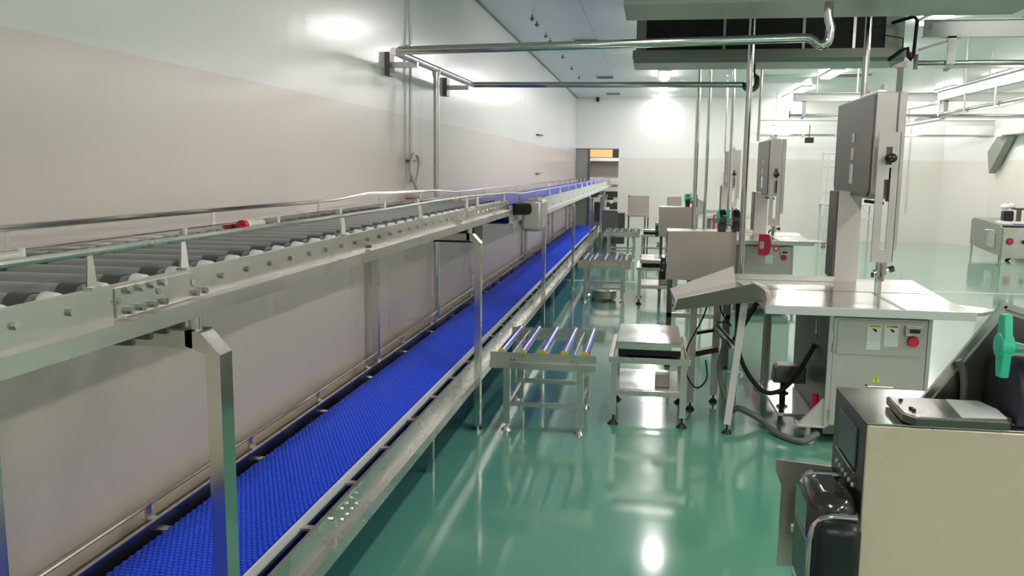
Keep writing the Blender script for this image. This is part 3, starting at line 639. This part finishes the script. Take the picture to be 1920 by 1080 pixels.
# ================================================================== ROLLER TABLES
def roller_table(dx, dy, label, g):
    t = thing('roller_table', label, 'roller table', (-.65 + dx, 5.95 + dy, 0), g)
    def S(mb): mb.v = [(a + dx, b + dy, c) for a, b, c in mb.v]; return mb
    for y, s_ in ((5.36, -1), (6.26, 1)):
        mb = MB().box(-1.0, -.31, y - .003, y + .003, .505, .565)
        a, b = sorted((y, y + s_ * .035)); mb.box(-1.0, -.31, a, b, .500, .506)
        a, b = sorted((y + s_ * .03, y + s_ * .035)); mb.box(-1.0, -.31, a, b, .465, .500)
        obj('side_channel', S(mb), STEEL, t)
    for x in (-.93, -.795, -.66, -.52, -.385):
        r = obj('roller', S(MB().cyl((x, 5.40, .56), (x, 6.22, .56), .024, 14)), BLUER, t, True)
        obj('end_cap', S(MB().cyl((x, 5.386, .56), (x, 5.40, .56), .025, 14)), YEL, r, True)
        obj('end_cap', S(MB().cyl((x, 6.22, .56), (x, 6.235, .56), .025, 14)), YEL, r, True)
    for x in (-.86, -.455): obj('tie_rod', S(MB().cyl((x, 5.37, .545), (x, 6.25, .545), .010, 8)), CHROME, t, True)
    for x in (-.91, -.42):
        for y in (5.50, 6.36 - .22):
            obj('leg', S(MB().box(x - .022, x + .022, y - .02, y + .02, .05, .44)), STEEL, t)
            obj('leg_head', S(MB().prism([(x - .045, .49), (x + .045, .49), (x + .024, .43), (x - .024, .43)], 'y', y - .022, y + .022)), STEEL, t)
            obj('foot', S(MB().cyl((x, y, 0), (x, y, .02), .036, 12, .022).cyl((x, y, .01), (x, y, .08), .008, 6)), STEEL, t, True)
    for y in (5.50, 6.14): obj('stretcher', S(MB().box(-.89, -.44, y - .012, y + .012, .17, .20)), STEEL, t)
    for x in (-.91, -.42): obj('stretcher', S(MB().box(x - .012, x + .012, 5.52, 6.12, .17, .20)), STEEL, t)
    for x in (-.91, -.42): obj('top_stretcher', S(MB().box(x - .015, x + .015, 5.52, 6.12, .44, .475)), STEEL, t)
    for x in (-.86, -.84, -.46, -.44): obj('bolt', S(MB().cyl((x, 5.355, .52), (x, 5.345, .52), .007, 6)), CHROME, t)
    return t
roller_table(0, 0, 'nearest low roller table with five blue rollers beside blue belt', 'low roller tables beside the belt')
roller_table(.085, 5.75, 'middle low roller table, round steel bin beneath it', 'low roller tables beside the belt')
roller_table(.12, 11.1, 'farthest low roller table, before the dark grey control cabinet', 'low roller tables beside the belt')
t = thing('round_bin', 'low round lidded bin beneath middle roller table', 'bin', (-.58, 11.5, 0))
prof = [(.0, .02), (.155, .02), (.165, .03), (.165, .115), (.175, .12), (.175, .13), (.15, .14), (.0, .142)]
def lathe(prof, cx, cy, n=24):
    mb = MB(); vs = []; fs = []
    for r, z in prof:
        for k in range(n):
            a = 2 * PI * k / n; vs.append((cx + r * math.cos(a), cy + r * math.sin(a), z))
    for i in range(len(prof) - 1):
        for k in range(n):
            l = (k + 1) % n; fs.append((i * n + k, i * n + l, (i + 1) * n + l, (i + 1) * n + k))
    return mb.add(vs, fs)
obj('bin_body', lathe(prof, -.58, 11.5), SAWG, t, True)
for x, y in ((-.73, 11.5), (-.5, 11.62), (-.5, 11.38)):
    obj('caster', MB().cyl((x, y - .01, .02), (x, y + .01, .02), .02, 10), BLACK, t, True)

# ================================================================== SCALE TABLES
def scale_table(dx, dy, label, tag):
    g = 'platform scales on small tables'
    t = thing('scale_table', 'small stainless table carrying the %s platform scale' % tag, 'table', (.03 + dx, 6.1 + dy, 0), 'small stainless scale tables')
    def S(mb): mb.v = [(a + dx, b + dy, c) for a, b, c in mb.v]; return mb
    mb = MB().box(-.245, .30, 5.68, 5.71, .455, .495).box(-.245, .30, 6.47, 6.50, .455, .495).box(-.245, -.215, 5.71, 6.47, .455, .495).box(.27, .30, 5.71, 6.47, .455, .495)
    obj('top_frame', S(mb), STEEL, t, bev=.002)
    obj('top_sheet', S(MB().box(-.215, .27, 5.71, 6.47, .468, .478)), SHEET, t)
    for x in (-.21, .26):
        for y in (5.78, 6.42):
            obj('leg', S(MB().box(x - .02, x + .02, y - .02, y + .02, .07, .455)), STEEL, t)
            obj('rubber_foot', S(MB().cyl((x, y, 0), (x, y, .028), .040, 14, .016).cyl((x, y, .02), (x, y, .08), .007, 6)), RUBBER, t, True)
    for y in (5.78, 6.42): obj('stretcher', S(MB().box(-.19, .24, y - .015, y + .015, .21, .24)), STEEL, t)
    for x in (-.21, .26): obj('stretcher', S(MB().box(x - .012, x + .012, 5.8, 6.4, .21, .24)), STEEL, t)
    obj('lower_shelf', S(MB().box(-.19, .24, 5.8, 6.4, .242, .25)), SHEET, t)
    obj('junction_box', S(MB().box(.07, .17, 5.88, 6.02, .25, .33)), STEELM, t, bev=.006)
    s_ = thing('platform_scale', label, 'scale', (.02 + dx, 6.05 + dy, .495), g)
    obj('scale_base', S(MB().box(-.185, .235, 5.76, 6.38, .495, .545)), RUBBER, s_)
    obj('weighing_plate', S(MB().box(-.20, .24, 5.70, 6.40, .545, .598)), SHEET, s_, bev=.008)
    obj('rating_label', S(MB().box(.17, .232, 5.697, 5.70, .552, .572)), LABELW, s_)
    for x in (-.16, .2): obj('plate_foot', S(MB().cyl((x, 5.8, .478), (x, 5.8, .5), .02, 8)), BLACK, s_, True)
scale_table(0, 0, 'nearest platform scale, bright stainless plate over black base', 'nearest')
scale_table(.095, 5.42, 'middle platform scale, half hidden by second work cabinet', 'middle')
scale_table(.075, 11.1, 'farthest platform scale, seen left of third work cabinet', 'farthest')

# ================================================================== LABELLING / WORK CABINETS
def lobe_knob(mb, x, y, z, L=.062, th=.014, a0=90):
    """two-armed wing knob lying in a plane across X"""
    for a in (a0, a0 + 180):
        a = math.radians(a); dy, dz = math.cos(a), math.sin(a); py, pz = -dz, dy
        w0, w1 = .024, .013
        q = [(y + py * w0, z + pz * w0), (y + dy * L + py * w1, z + dz * L + pz * w1), (y + dy * L - py * w1, z + dz * L - pz * w1), (y - py * w0, z - pz * w0)]
        mb.prism(q, 'x', x - th / 2, x + th / 2)
    mb.cyl((x - th / 2 - .004, y, z), (x + th / 2 + .004, y, z), .026, 16)
    return mb
def cabinet(ox, oy, w, label, z=1.22, near=False, hopper=True, disc=True):
    t = thing('work_cabinet', label, 'cabinet', (ox + w / 2, oy + .16, 0), 'stainless labelling cabinets on legs')
    f = obj('housing', MB().box(ox + .006, ox + w, oy, oy + .30, z - .205, z), STEELM, t, bev=.006)
    obj('front_panel', MB().box(ox, ox + w, oy - .008, oy, z - .43, z - .002), FRONTM if near else STEELM, t, bev=.003)
    obj('back_panel', MB().box(ox + .01, ox + w, oy + .295, oy + .30, z - .43, z - .2), STEELM, t)
    obj('inner_tray', MB().box(ox + .12, ox + w, oy + .0, oy + .29, z - .43, z - .205), DSTEEL, t)
    obj('top_plate', MB().box(ox - .001, ox + w, oy - .008, oy + .30, z, z + .003), SHEET, t, bev=.001)
    sp = obj('side_panel', MB().box(ox - .001, ox + .006, oy, oy + .30, z - .21, z), DSTEEL, t)
    obj('display_window', MB().box(ox - .005, ox - .001, oy + .06, oy + .23, z - .125, z - .03), mat('display_glass', (70, 78, 74), .15, vary=.05), sp, bev=.002)
    obj('display_frame', MB().box(ox - .008, ox - .001, oy + .05, oy + .24, z - .132, z - .127), CHROME, sp)
    for i in range(6): obj('key_button', MB().cyl((ox - .006, oy + .235 - i * .032, z - .165), (ox - .001, oy + .235 - i * .032, z - .165), .0055, 8), WHITE, sp, True)
    for x in (ox + .02, ox + w - .06):
        for y in (oy + .02, oy + .26):
            obj('leg', MB().box(x, x + .04, y, y + .035, .03, z - .43), STEEL if near else DSTEEL, t)
            obj('foot', MB().cyl((x + .02, y + .02, 0), (x + .02, y + .02, .035), .03, 10, .015), RUBBER, t, True)
    obj('cross_rail', MB().box(ox + .02, ox + w - .02, oy + .02, oy + .05, .45, .49), STEEL, t)
    # small black side printer hanging at the left under the side panel
    pr = thing('label_printer', 'black side printer with chrome rim on left of %s' % label.split(' with')[0].split(' behind')[0], 'printer', (ox - .06, oy + .12, z - .46), 'side printers on the work cabinets')
    y0, y1 = oy - .06, oy + .19; zt = z - .175
    poly = [(y0 + .02, z - .46), (y0, z - .36), (y0, z - .24), (y0 + .035, zt - .01), (y1 - .04, zt + .01), (y1 - .01, zt - .02), (y1, z - .30), (y1 - .02, z - .46)]
    if not near:
        obj('printer_body', MB().prism([(y0 + .03, z - .43), (y0, z - .38), (y0, z - .28), (y0 + .03, z - .235), (y1 - .03, z - .225), (y1, z - .27), (y1, z - .38), (y1 - .03, z - .43)], 'x', ox - .05, ox - .004), BLACK, pr, True, bev=.012)
        obj('status_light', MB().box(ox - .04, ox - .03, y0 - .003, y0 + .002, z - .35, z - .33), MINT, pr)
    else:
        obj('printer_shell', MB().box(ox - .108, ox - .004, oy - .015, y1, z - .46, zt + .012), PIANO, pr, True, bev=.034)
        obj('printer_body', MB().box(ox - .100, ox - .004, y0, oy + .0, z - .46, zt - .035), BLACK, pr, True, bev=.022)
        obj('printer_rim', MB().tube([(ox - .104, oy - .022, z - .46), (ox - .104, oy - .022, zt - .085), (ox - .098, oy - .022, zt - .055), (ox - .082, oy - .022, zt - .036), (ox - .06, oy - .022, zt - .030), (ox - .012, oy - .022, zt - .030)], .0085, 10), CHROME, pr, True)
        obj('printer_rim', MB().tube([(ox - .102, y1 - .06, zt - .012), (ox - .09, y1 - .06, zt + .002), (ox - .07, y1 - .06, zt + .010), (ox - .016, y1 - .06, zt + .010)], .006, 8), CHROME, pr, True)
    if near: obj('printer_flap', MB().box(ox - .112, ox - .104, oy - .02, oy + .14, z - .39, z - .27), DSTEEL, pr, bev=.006)
    if near: obj('label_slot', MB().box(ox - .114, ox - .111, oy + .0, oy + .12, z - .40, z - .39), WHITE, pr)
    if near: obj('status_light', MB().box(ox - .114, ox - .108, oy + .15, oy + .165, z - .32, z - .305), WHITE, pr)
    if near: obj('wall_plate', MB().prism([(ox - .135, z - .19), (ox, z - .20), (ox, z - .47), (ox - .12, z - .47), (ox - .12, z - .26), (ox - .135, z - .22)], 'y', oy + .29, oy + .297), STEELM, t)
    # label plate on top
    if near:
        lp = obj('weighing_pad', MB().prism([(.545, 2.005), (.545 - .003, 1.845 + .02), (.56, 1.835), (.745, 1.84), (.76, 1.87), (.745, 2.0)], 'z', z + .006, z + .024), DSTEEL, t, bev=.002)
        obj('pad_face', MB().prism([(.549, 2.001), (.547, 1.866), (.562, 1.839), (.74, 1.843), (.752, 1.87), (.74, 1.997)], 'z', z + .024, z + .0255), STEEL, lp)
        obj('white_sheet', MB().prism([(.668, 1.995), (.735, 1.995), (.752, 1.93), (.745, 1.86), (.655, 1.852)], 'z', z + .0256, z + .027), LABELW, lp)
        for x, y in ((.565, 1.965), (.568, 1.90), (.57, 1.885)): obj('screw', MB().cyl((x, y, z + .025), (x, y, z + .030), .0045, 8), BLACK, lp)
    # twin film discs with mint wing knobs
    fr = thing('film_spool', 'black film spool with mint green wing knobs on %s' % label.split(' with')[0].split(' behind')[0], 'spool', (ox + w * .55, oy + .05, z + .003), 'film spools on the work cabinets')
    if near: xs_ = (.768, .94); yc, zc, r = 1.965, z + .062, .095
    else: xs_ = (ox + w * .80 - .03, ox + w * .95); yc, zc, r = oy + .16, z + .075, .115
    def capsule(x, wd):
        pts = [(yc + r * math.cos(math.radians(a)) * (1 if near else .9), zc + r * math.sin(math.radians(a))) for a in range(-20, 201, 20)] + [(yc - r * .95, z + .003), (yc + r * .95, z + .003)]
        return MB().prism(pts, 'x', x, x + wd)
    wd = .12 if near else .045
    for x in xs_: obj('film_disc', capsule(x, wd if near else .06), FILM if near else BLACK, fr, True, bev=.006)
    obj('spool_core', MB().cyl((xs_[0] + .02, yc, zc), (xs_[1], yc, zc), .03, 14), WHITE, fr, True)
    if near:
        kx, ky, kz = .742, 1.90, 1.392
        k1 = obj('wing_knob', lobe_knob(MB(), kx, ky, kz, .067, .018, 87), MINT, fr, True, bev=.003)
        obj('knob_boss', MB().cyl((kx, ky, kz), (kx + .055, ky, kz - .012), .014, 12), MINT, fr, True)
        obj('spring_clip', MB().box(kx + .006, kx + .05, ky - .022, ky - .016, kz - .016, kz - .010).box(kx + .006, kx + .05, ky - .022, ky - .016, kz - .002, kz + .004), CHROME, fr)
        obj('wing_knob', lobe_knob(MB(), kx + .062, ky - .01, kz - .002, .06, .018, 80), MINT, fr, True, bev=.003)
    else:
        obj('wing_knob', lobe_knob(MB(), xs_[0] + .075, yc - .06, zc + .07, .058, .02, 82), MINT, fr, True)
        obj('wing_knob', lobe_knob(MB(), xs_[0] - .01, yc - .09, zc + .05, .058, .02, 100), MINT, fr, True)
        obj('knob_shaft', MB().cyl((xs_[0] - .01, yc - .07, zc + .05), (xs_[0] + .08, yc - .07, zc + .06), .018, 10), MINT, fr, True)
    if hopper:
        xa = .60 if near else ox + w * .55
        if near:
            q = [(.645, z), (.799, 1.452), (1.0, 1.39), (1.0, z)]
            yy = 2.06
            obj('film_wrapper_side', MB().prism(q, 'y', yy, yy + .008), PAINT, t)
            obj('film_wrapper_rim', MB().bar((.640, yy, z + .002), (.797, yy, 1.456), .014, .012, (0, 1, 0)).bar((.797, yy, 1.455), (1.0, yy, 1.393), .014, .012, (0, 1, 0)), STEEL, t)
            obj('film_wrapper_face', MB().prism([(.663, z + .01), (.803, 1.436), (1.0, 1.375), (1.0, z + .01)], 'y', yy - .006, yy), DSTEEL, t)
            obj('film_arm', MB().tube(spline([(.70, yy - .03, 1.33), (.715, yy - .03, 1.29), (.718, yy - .03, z)]), .008, 8), HOSE, t, True)
    return t
cabinet(.470, 1.86, .62, 'nearest work cabinet with white sheet on its top plate', near=True)
cabinet(.155, 7.60, .59, 'second work cabinet behind the sloping chute', hopper=False)
cabinet(.130, 12.55, .50, 'third work cabinet with light tilted hopper behind it', hopper=False)
# tilted hopper box and grey box behind third cabinet
t = thing('tilted_hopper', 'pale tilted metal hopper just behind the third work cabinet', 'hopper', (.68, 13.3, 0))
obj('hopper_body', MB().prism([(.56, 1.16), (.70, 1.33), (.80, 1.28), (.80, 1.10), (.66, 1.06)], 'y', 13.2, 13.5), GALV, t, bev=.01)
obj('hopper_stand', MB().box(.68, .72, 13.3, 13.36, 0, 1.08), STEEL, t)
obj('stand_foot', MB().cyl((.70, 13.33, 0), (.70, 13.33, .02), .09, 12), STEEL, t, True)
t = thing('back_panel_stand', 'plain grey steel panel on legs seen over third work cabinet', 'panel', (.48, 18.4, 0))
obj('panel', MB().box(.34, .64, 18.4, 18.44, .78, 1.20), STEELM, t, bev=.006)
for x in (.36, .60): obj('leg', MB().box(x, x + .03, 18.4, 18.43, 0, .80), STEEL, t)
t = thing('panel_on_legs', 'square grey steel control panel on tall legs near back wall', 'panel', (-.25, 18.1, 0))
obj('panel', MB().box(-.47, -.03, 18.1, 18.14, .80, 1.215), STEELM, t, bev=.004)
obj('panel_foot_plate', MB().box(-.50, -.03, 18.02, 18.16, .77, .80), STEEL, t)
obj('corner_lock', MB().box(-.465, -.44, 18.09, 18.1, 1.18, 1.21), BLACK, t)
for x, y in ((-.46, 18.1), (-.12, 18.1), (-.06, 18.3)): obj('leg', MB().box(x, x + .03, y, y + .03, 0, .78), DSTEEL, t)
# drive cabinet at the far end of the belts
t = thing('control_cabinet', 'dark grey steel cabinet at far end of lower belt', 'cabinet', (-.85, 18.7, 0))
obj('cabinet_body', MB().box(-1.03, -.70, 18.6, 18.9, .36, .86), SAWD, t, bev=.006)
obj('cabinet_lower', MB().box(-1.0, -.55, 18.9, 19.3, .12, .80), DSTEEL, t, bev=.006)
obj('cabinet_lid', MB().box(-1.05, -.66, 18.57, 18.93, .86, .875), STEEL, t)
for x in (-1.0, -.75): obj('leg', MB().box(x, x + .035, 18.65, 18.68, 0, .37), DSTEEL, t)
t = thing('lift_column', 'slim steel lift column with motor standing on dark grey cabinet', 'machine', (-.99, 18.75, .875))
obj('column', MB().cyl((-1.0, 18.75, .875), (-1.0, 18.75, 1.14), .05, 14), STEEL, t, True)
obj('column_head', MB().box(-1.05, -.93, 18.69, 18.81, 1.14, 1.20).cyl((-1.01, 18.75, 1.2), (-1.01, 18.75, 1.30), .028, 10), CHROME, t)
obj('motor', MB().box(-.94, -.80, 18.7, 18.8, 1.09, 1.14), BLACK, t, bev=.008)
obj('hand_wheel', MB().cyl((-.84, 18.68, 1.05), (-.84, 18.70, 1.05), .04, 14), WHITE, t, True)
obj('clip', MB().box(-.96, -.88, 18.67, 18.72, .88, .93), WHITE, t, bev=.006)
obj('feed_arm', MB().bar((-1.02, 18.74, 1.17), (-1.14, 18.5, 1.17), .06, .05), STEEL, t)

# red guards on the farther saws
t = thing('red_guard', 'tall red plastic guard hanging at front of middle saw table', 'guard', (1.34, 10.4, .75))
obj('guard_shell', MB().prism([(1.275, .76), (1.275, 1.01), (1.395, 1.01), (1.415, .95), (1.42, .88), (1.41, .80), (1.385, .76)], 'y', 10.38, 10.44), RED, t, bev=.008)
obj('grey_insert', MB().box(1.285, 1.335, 10.372, 10.38, .84, .93), PAINT, t, bev=.006)
obj('guard_mount', MB().box(1.30, 1.36, 10.44, 10.72, .86, .90), STEEL, t)
t = thing('white_tag', 'white card tag hung beneath the red guard', 'tag', (1.405, 10.4, .66))
obj('tag_card', MB().box(1.36, 1.445, 10.385, 10.39, .665, .765), LABELW, t, bev=.001)
obj('tag_ring', MB().cyl((1.39, 10.39, .77), (1.39, 10.44, .80), .006, 6), CHROME, t)
t = thing('padlock', 'small red padlock on switch of middle saw', 'padlock', (1.475, 10.45, .80))
obj('lock_body', MB().box(1.455, 1.51, 10.43, 10.46, .81, .87), RED, t, bev=.006)
obj('lock_face', MB().box(1.468, 1.498, 10.425, 10.43, .825, .855), LABELW, t)
obj('shackle', MB().tube(arc((1.482, 10.45, .87), .018, 0, 180, 'xz', 8), .005, 6), CHROME, t, True)
obj('lock_cable', MB().cyl((1.48, 10.45, .885), (1.47, 10.72, .90), .006, 6), CHROME, t)
t = thing('red_frame_guard', 'small red frame guard beside the farthest saw table', 'guard', (1.12, 14.9, 0))
obj('guard_frame', MB().box(1.06, 1.16, 14.9, 14.93, .98, 1.0).box(1.06, 1.085, 14.9, 14.93, .78, .98).box(1.085, 1.16, 14.9, 14.93, .86, .89), RED, t)
obj('guard_post', MB().box(1.06, 1.09, 14.93, 14.96, 0, .99), DSTEEL, t)

# ================================================================== OVERHEAD RAILS
def track(x0, x1, y, zb, zt, label, hang, ends=True, rods=()):
    t = thing('overhead_rail', label, 'rail', ((x0 + x1) / 2, y, zt - .04), 'overhead meat rails')
    mb = MB().box(x0, x1, y - .004, y + .004, zb - .065, zb + .065).box(x0, x1, y - .03, y + .03, zb + .058, zb + .066).box(x0, x1, y - .03, y + .03, zb - .066, zb - .058)
    obj('support_beam', mb, GALV, t)
    obj('beam_bolt', MB().cyl((x0 + .06, y - .004, zb + .01), (x0 + .06, y - .02, zb + .01), .014, 8), STEEL, t, True)
    mb = MB().box(x0 - .03, x1, y - .03, y + .03, zt - .03, zt - .012).cyl((x0 - .03, y, zt + .012), (x1, y, zt + .012), .02, 10)
    obj('running_rail', mb, CHROME, t, True)
    if ends: obj('end_stop', MB().box(x0 - .045, x0 - .03, y - .035, y + .035, zt - .035, zt + .075), DSTEEL, t)
    for x in hang:
        mb = MB().box(x - .03, x + .03, y - .045, y - .036, zt, zb - .06).box(x - .03, x + .03, y - .045, y + .02, zb - .075, zb - .062)
        mb.add([(x - .03, y - .045, zt), (x + .03, y - .045, zt), (x, y + .01, zt - .05), (x - .04, y + .01, zt - .05)], [(0, 1, 2, 3)])
        obj('drop_hanger', mb, GALV, t)
    for x in rods: obj('ceiling_rod', MB().cyl((x, y, zb + .06), (x, y, ZC), .012, 8), GALV, t, True)
    return t
track(2.0, 7.8, 7.1, 2.83, 2.565, 'nearest overhead rail, top right corner, with curved drop hanger', (2.20, 4.2, 6.2), rods=(2.75, 5.0, 7.2))
track(2.15, 7.8, 14.2, 2.90, 2.61, 'middle crosswise overhead rail behind head of nearest saw', (2.32, 3.0, 4.4, 6), rods=(2.5, 3.1, 5.0, 6.6))
track(2.52, 7.8, 21.6, 2.90, 2.60, 'farthest overhead rail running close to back wall', (2.85, 3.55, 4.3, 5.4), rods=(2.9, 4.9))
t = thing('lengthwise_rail', 'lengthwise overhead rail with many hangers receding at right', 'rail', (4.27, 9, 2.58))
obj('support_beam', MB().box(4.262, 4.27, 1.5, 14.15, 2.83, 2.97).box(4.235, 4.297, 1.5, 14.15, 2.965, 2.975).box(4.235, 4.297, 1.5, 14.15, 2.825, 2.835), GALV, t)
obj('running_rail', MB().box(4.245, 4.285, 1.5, 15.2, 2.575, 2.60).cyl((4.265, 1.5, 2.625), (4.265, 15.2, 2.625), .02, 10), CHROME, t, True)
h0 = obj('drop_hanger', MB().box(4.215, 4.224, 2.0, 2.06, 2.59, 2.84).box(4.215, 4.27, 2.0, 2.06, 2.815, 2.826), GALV, t, loc=(0, -7, 0))
for i in range(1, 12): clone(h0, (0, 1.08 * i, 0))
for y in (3, 8, 13): obj('ceiling_rod', MB().cyl((4.265, y, 2.96), (4.265, y, ZC), .012, 8), GALV, t, True)
t = thing('curved_rail_spur', 'short curved rail spur behind top of nearest saw head', 'rail', (3.9, 15.3, 2.6))
obj('running_rail', MB().tube(spline([(4.26, 13.9, 2.55), (4.1, 15.0, 2.52), (3.85, 15.8, 2.52), (3.4, 16.6, 2.50)]), .025, 8), GALV, t, True)
obj('upper_bar', MB().tube(spline([(4.26, 13.9, 2.80), (4.1, 15.0, 2.78), (3.85, 15.8, 2.78), (3.4, 16.6, 2.76)]), .025, 8), GALV, t, True)
for x, y in ((4.1, 15.0), (3.85, 15.8)): obj('drop_hanger', MB().box(x - .02, x + .02, y - .02, y + .02, 2.52, 2.8), GALV, t)
t = thing('hoist_pendant', 'small black box hanging from farthest rail on cord', 'pendant', (3.68, 21.5, 2.42))
obj('pendant_box', MB().box(3.58, 3.78, 21.45, 21.53, 2.42, 2.55), BLACK, t, bev=.01)
obj('cord', MB().cyl((3.68, 21.5, 2.55), (3.68, 21.5, 2.84), .01, 6), BLACK, t)
single('ceiling_brace', MB().bar((2.2, 7.9, 2.78), (3.4, 7.9, 3.15), .02, .02), DSTEEL, 'thin dark diagonal brace behind nearest overhead rail', 'brace')
t = thing('trunking_drop', 'pale vertical trunking hanging under right end of far cooler', 'trunking', (2.45, 9.39, 2.2))
obj('trunking', MB().box(2.42, 2.48, 9.36, 9.42, 2.2, 2.86), PAINT, t, bev=.003)
obj('trunking_bracket', MB().box(2.36, 2.50, 9.34, 9.44, 2.80, 2.86), STEELM, t)

# ================================================================== RIGHT BACKGROUND
t = thing('scaffold_tower', 'pale aluminium scaffold tower standing before the back wall', 'scaffold', (4.7, 21.4, 0))
def lad(x, y):
    obj('upright', MB().cyl((x, y, 0), (x, y, 2.22), .022, 8), GALV, t, True)
lad(4.13, 21.4); lad(5.30, 21.4); lad(4.13, 22.1); lad(5.30, 22.1)
for i in range(7):
    z = .32 + i * .31
    obj('rung', MB().cyl((4.13, 21.4, z), (4.13 if False else 4.55, 21.4, z), .014, 8), GALV, t, True)
    obj('rung', MB().cyl((4.13, 22.1, z), (4.55, 22.1, z), .014, 8), GALV, t, True)
lad(4.55, 21.4)
obj('platform', MB().box(4.1, 5.33, 21.38, 22.12, .95, .99), GALV, t)
obj('platform_edge', MB().box(4.1, 5.33, 21.37, 21.39, .62, .66), GALV, t)
obj('diagonal_brace', MB().bar((4.3, 21.38, .6), (4.6, 21.38, 1.05), .025, .025), GALV, t)
obj('diagonal_brace', MB().bar((4.95, 21.38, .95), (5.2, 21.38, .6), .025, .025), GALV, t)
for x in (4.13, 5.30): obj('caster', MB().cyl((x, 21.38, .05), (x, 21.42, .05), .05, 10), BLACK, t, True)

t = thing('tumbler_machine', 'squat stainless processing machine by right wall with red knob', 'machine', (7.3, 19.2, 0))
obj('machine_body', MB().prism([(18.45, .10), (18.45, .66), (18.6, .73), (20.0, .80), (20.15, .74), (20.15, .22), (19.6, .16)], 'x', 6.97, 7.62), COOLG, t, bev=.01)
obj('front_panel', MB().box(6.99, 7.60, 18.43, 18.45, .06, .68), STEEL, t, bev=.004)
obj('side_door', MB().box(6.955, 6.97, 18.75, 19.15, .24, .56), STEEL, t, bev=.006)
obj('door_handle', MB().tube([(6.955, 19.2, .56), (6.93, 19.2, .58), (6.93, 18.8, .60), (6.955, 18.8, .58)], .014, 6), WHITE, t, True)
for x, m_ in ((7.12, RED), (7.42, BLACK)):
    kb = obj('knob_plate', MB().cyl((x, 18.43, .40), (x, 18.415, .40), .075, 8), DSTEEL if m_ is RED else WHITE, t, True)
    obj('knob', MB().cyl((x - (.0 if m_ is RED else .03), 18.415, .40), (x - (.0 if m_ is RED else .03), 18.38, .40), .045 if m_ is RED else .05, 12), m_, kb, True)
obj('rim', MB().box(7.0, 7.6, 18.46, 19.0, .72, .735), SHEET, t)
for x in (7.0, 7.58):
    for y in (18.5, 20.1): obj('leg', MB().cyl((x, y, 0), (x, y, .22), .02, 8), STEEL, t, True)
obj('drain_valve', MB().cyl((7.15, 18.6, .0), (7.2, 18.5, .08), .03, 8), BLACK, t, True)
t = thing('meat_slicer', 'white and dark slicer head sitting on processing machine', 'slicer', (7.3, 18.8, .735))
obj('slicer_base', MB().box(7.02, 7.6, 18.6, 18.95, .735, .79), WHITE, t, bev=.015)
obj('slicer_motor', MB().box(7.08, 7.27, 18.7, 18.9, .79, 1.0), BLACK, t, bev=.03)
obj('slicer_head', MB().ball((7.12, 18.8, 1.08), .09, 12, .7).ball((7.24, 18.8, 1.10), .07, 12, .8), WHITE, t, True)
obj('slicer_arm', MB().box(7.36, 7.42, 18.75, 18.85, .79, 1.05).box(7.27, 7.6, 18.72, 18.88, 1.02, 1.06), DSTEEL, t)
obj('blue_strip', MB().bar((7.2, 18.52, .742), (7.58, 18.52, .75), .06, .015), BLUER, t, label='blue strip')

t = thing('wall_air_duct', 'bent grey steel duct on right wall near far corner', 'duct', (7.7, 18, 1.8))
obj('duct_run', MB().box(7.60, 7.88, 14.5, 20.7, 2.585, 2.72), GALV, t, bev=.01)
obj('duct_drop', MB().prism([(20.5, 2.57), (20.87, 2.70), (21.1, 2.6), (21.62, 2.24), (21.44, 1.75)], 'x', 7.70, 7.86), COOLG, t)
obj('duct_joint', MB().box(7.58, 7.89, 20.6, 20.9, 2.56, 2.74), WHITE, t, bev=.01)
single('wall_conduit', MB().cyl((6.35, 22.88, .75), (6.35, 22.88, 2.9), .018, 8), GALV, 'thin vertical conduit on back wall right of nearest saw', 'conduit', smooth=True)
single('wall_switch', MB().box(1.85, 1.92, 22.84, 22.9, 1.3, 1.75), PAINT, 'narrow grey switch box on back wall left of middle saw head', 'switch box', bev=.01)
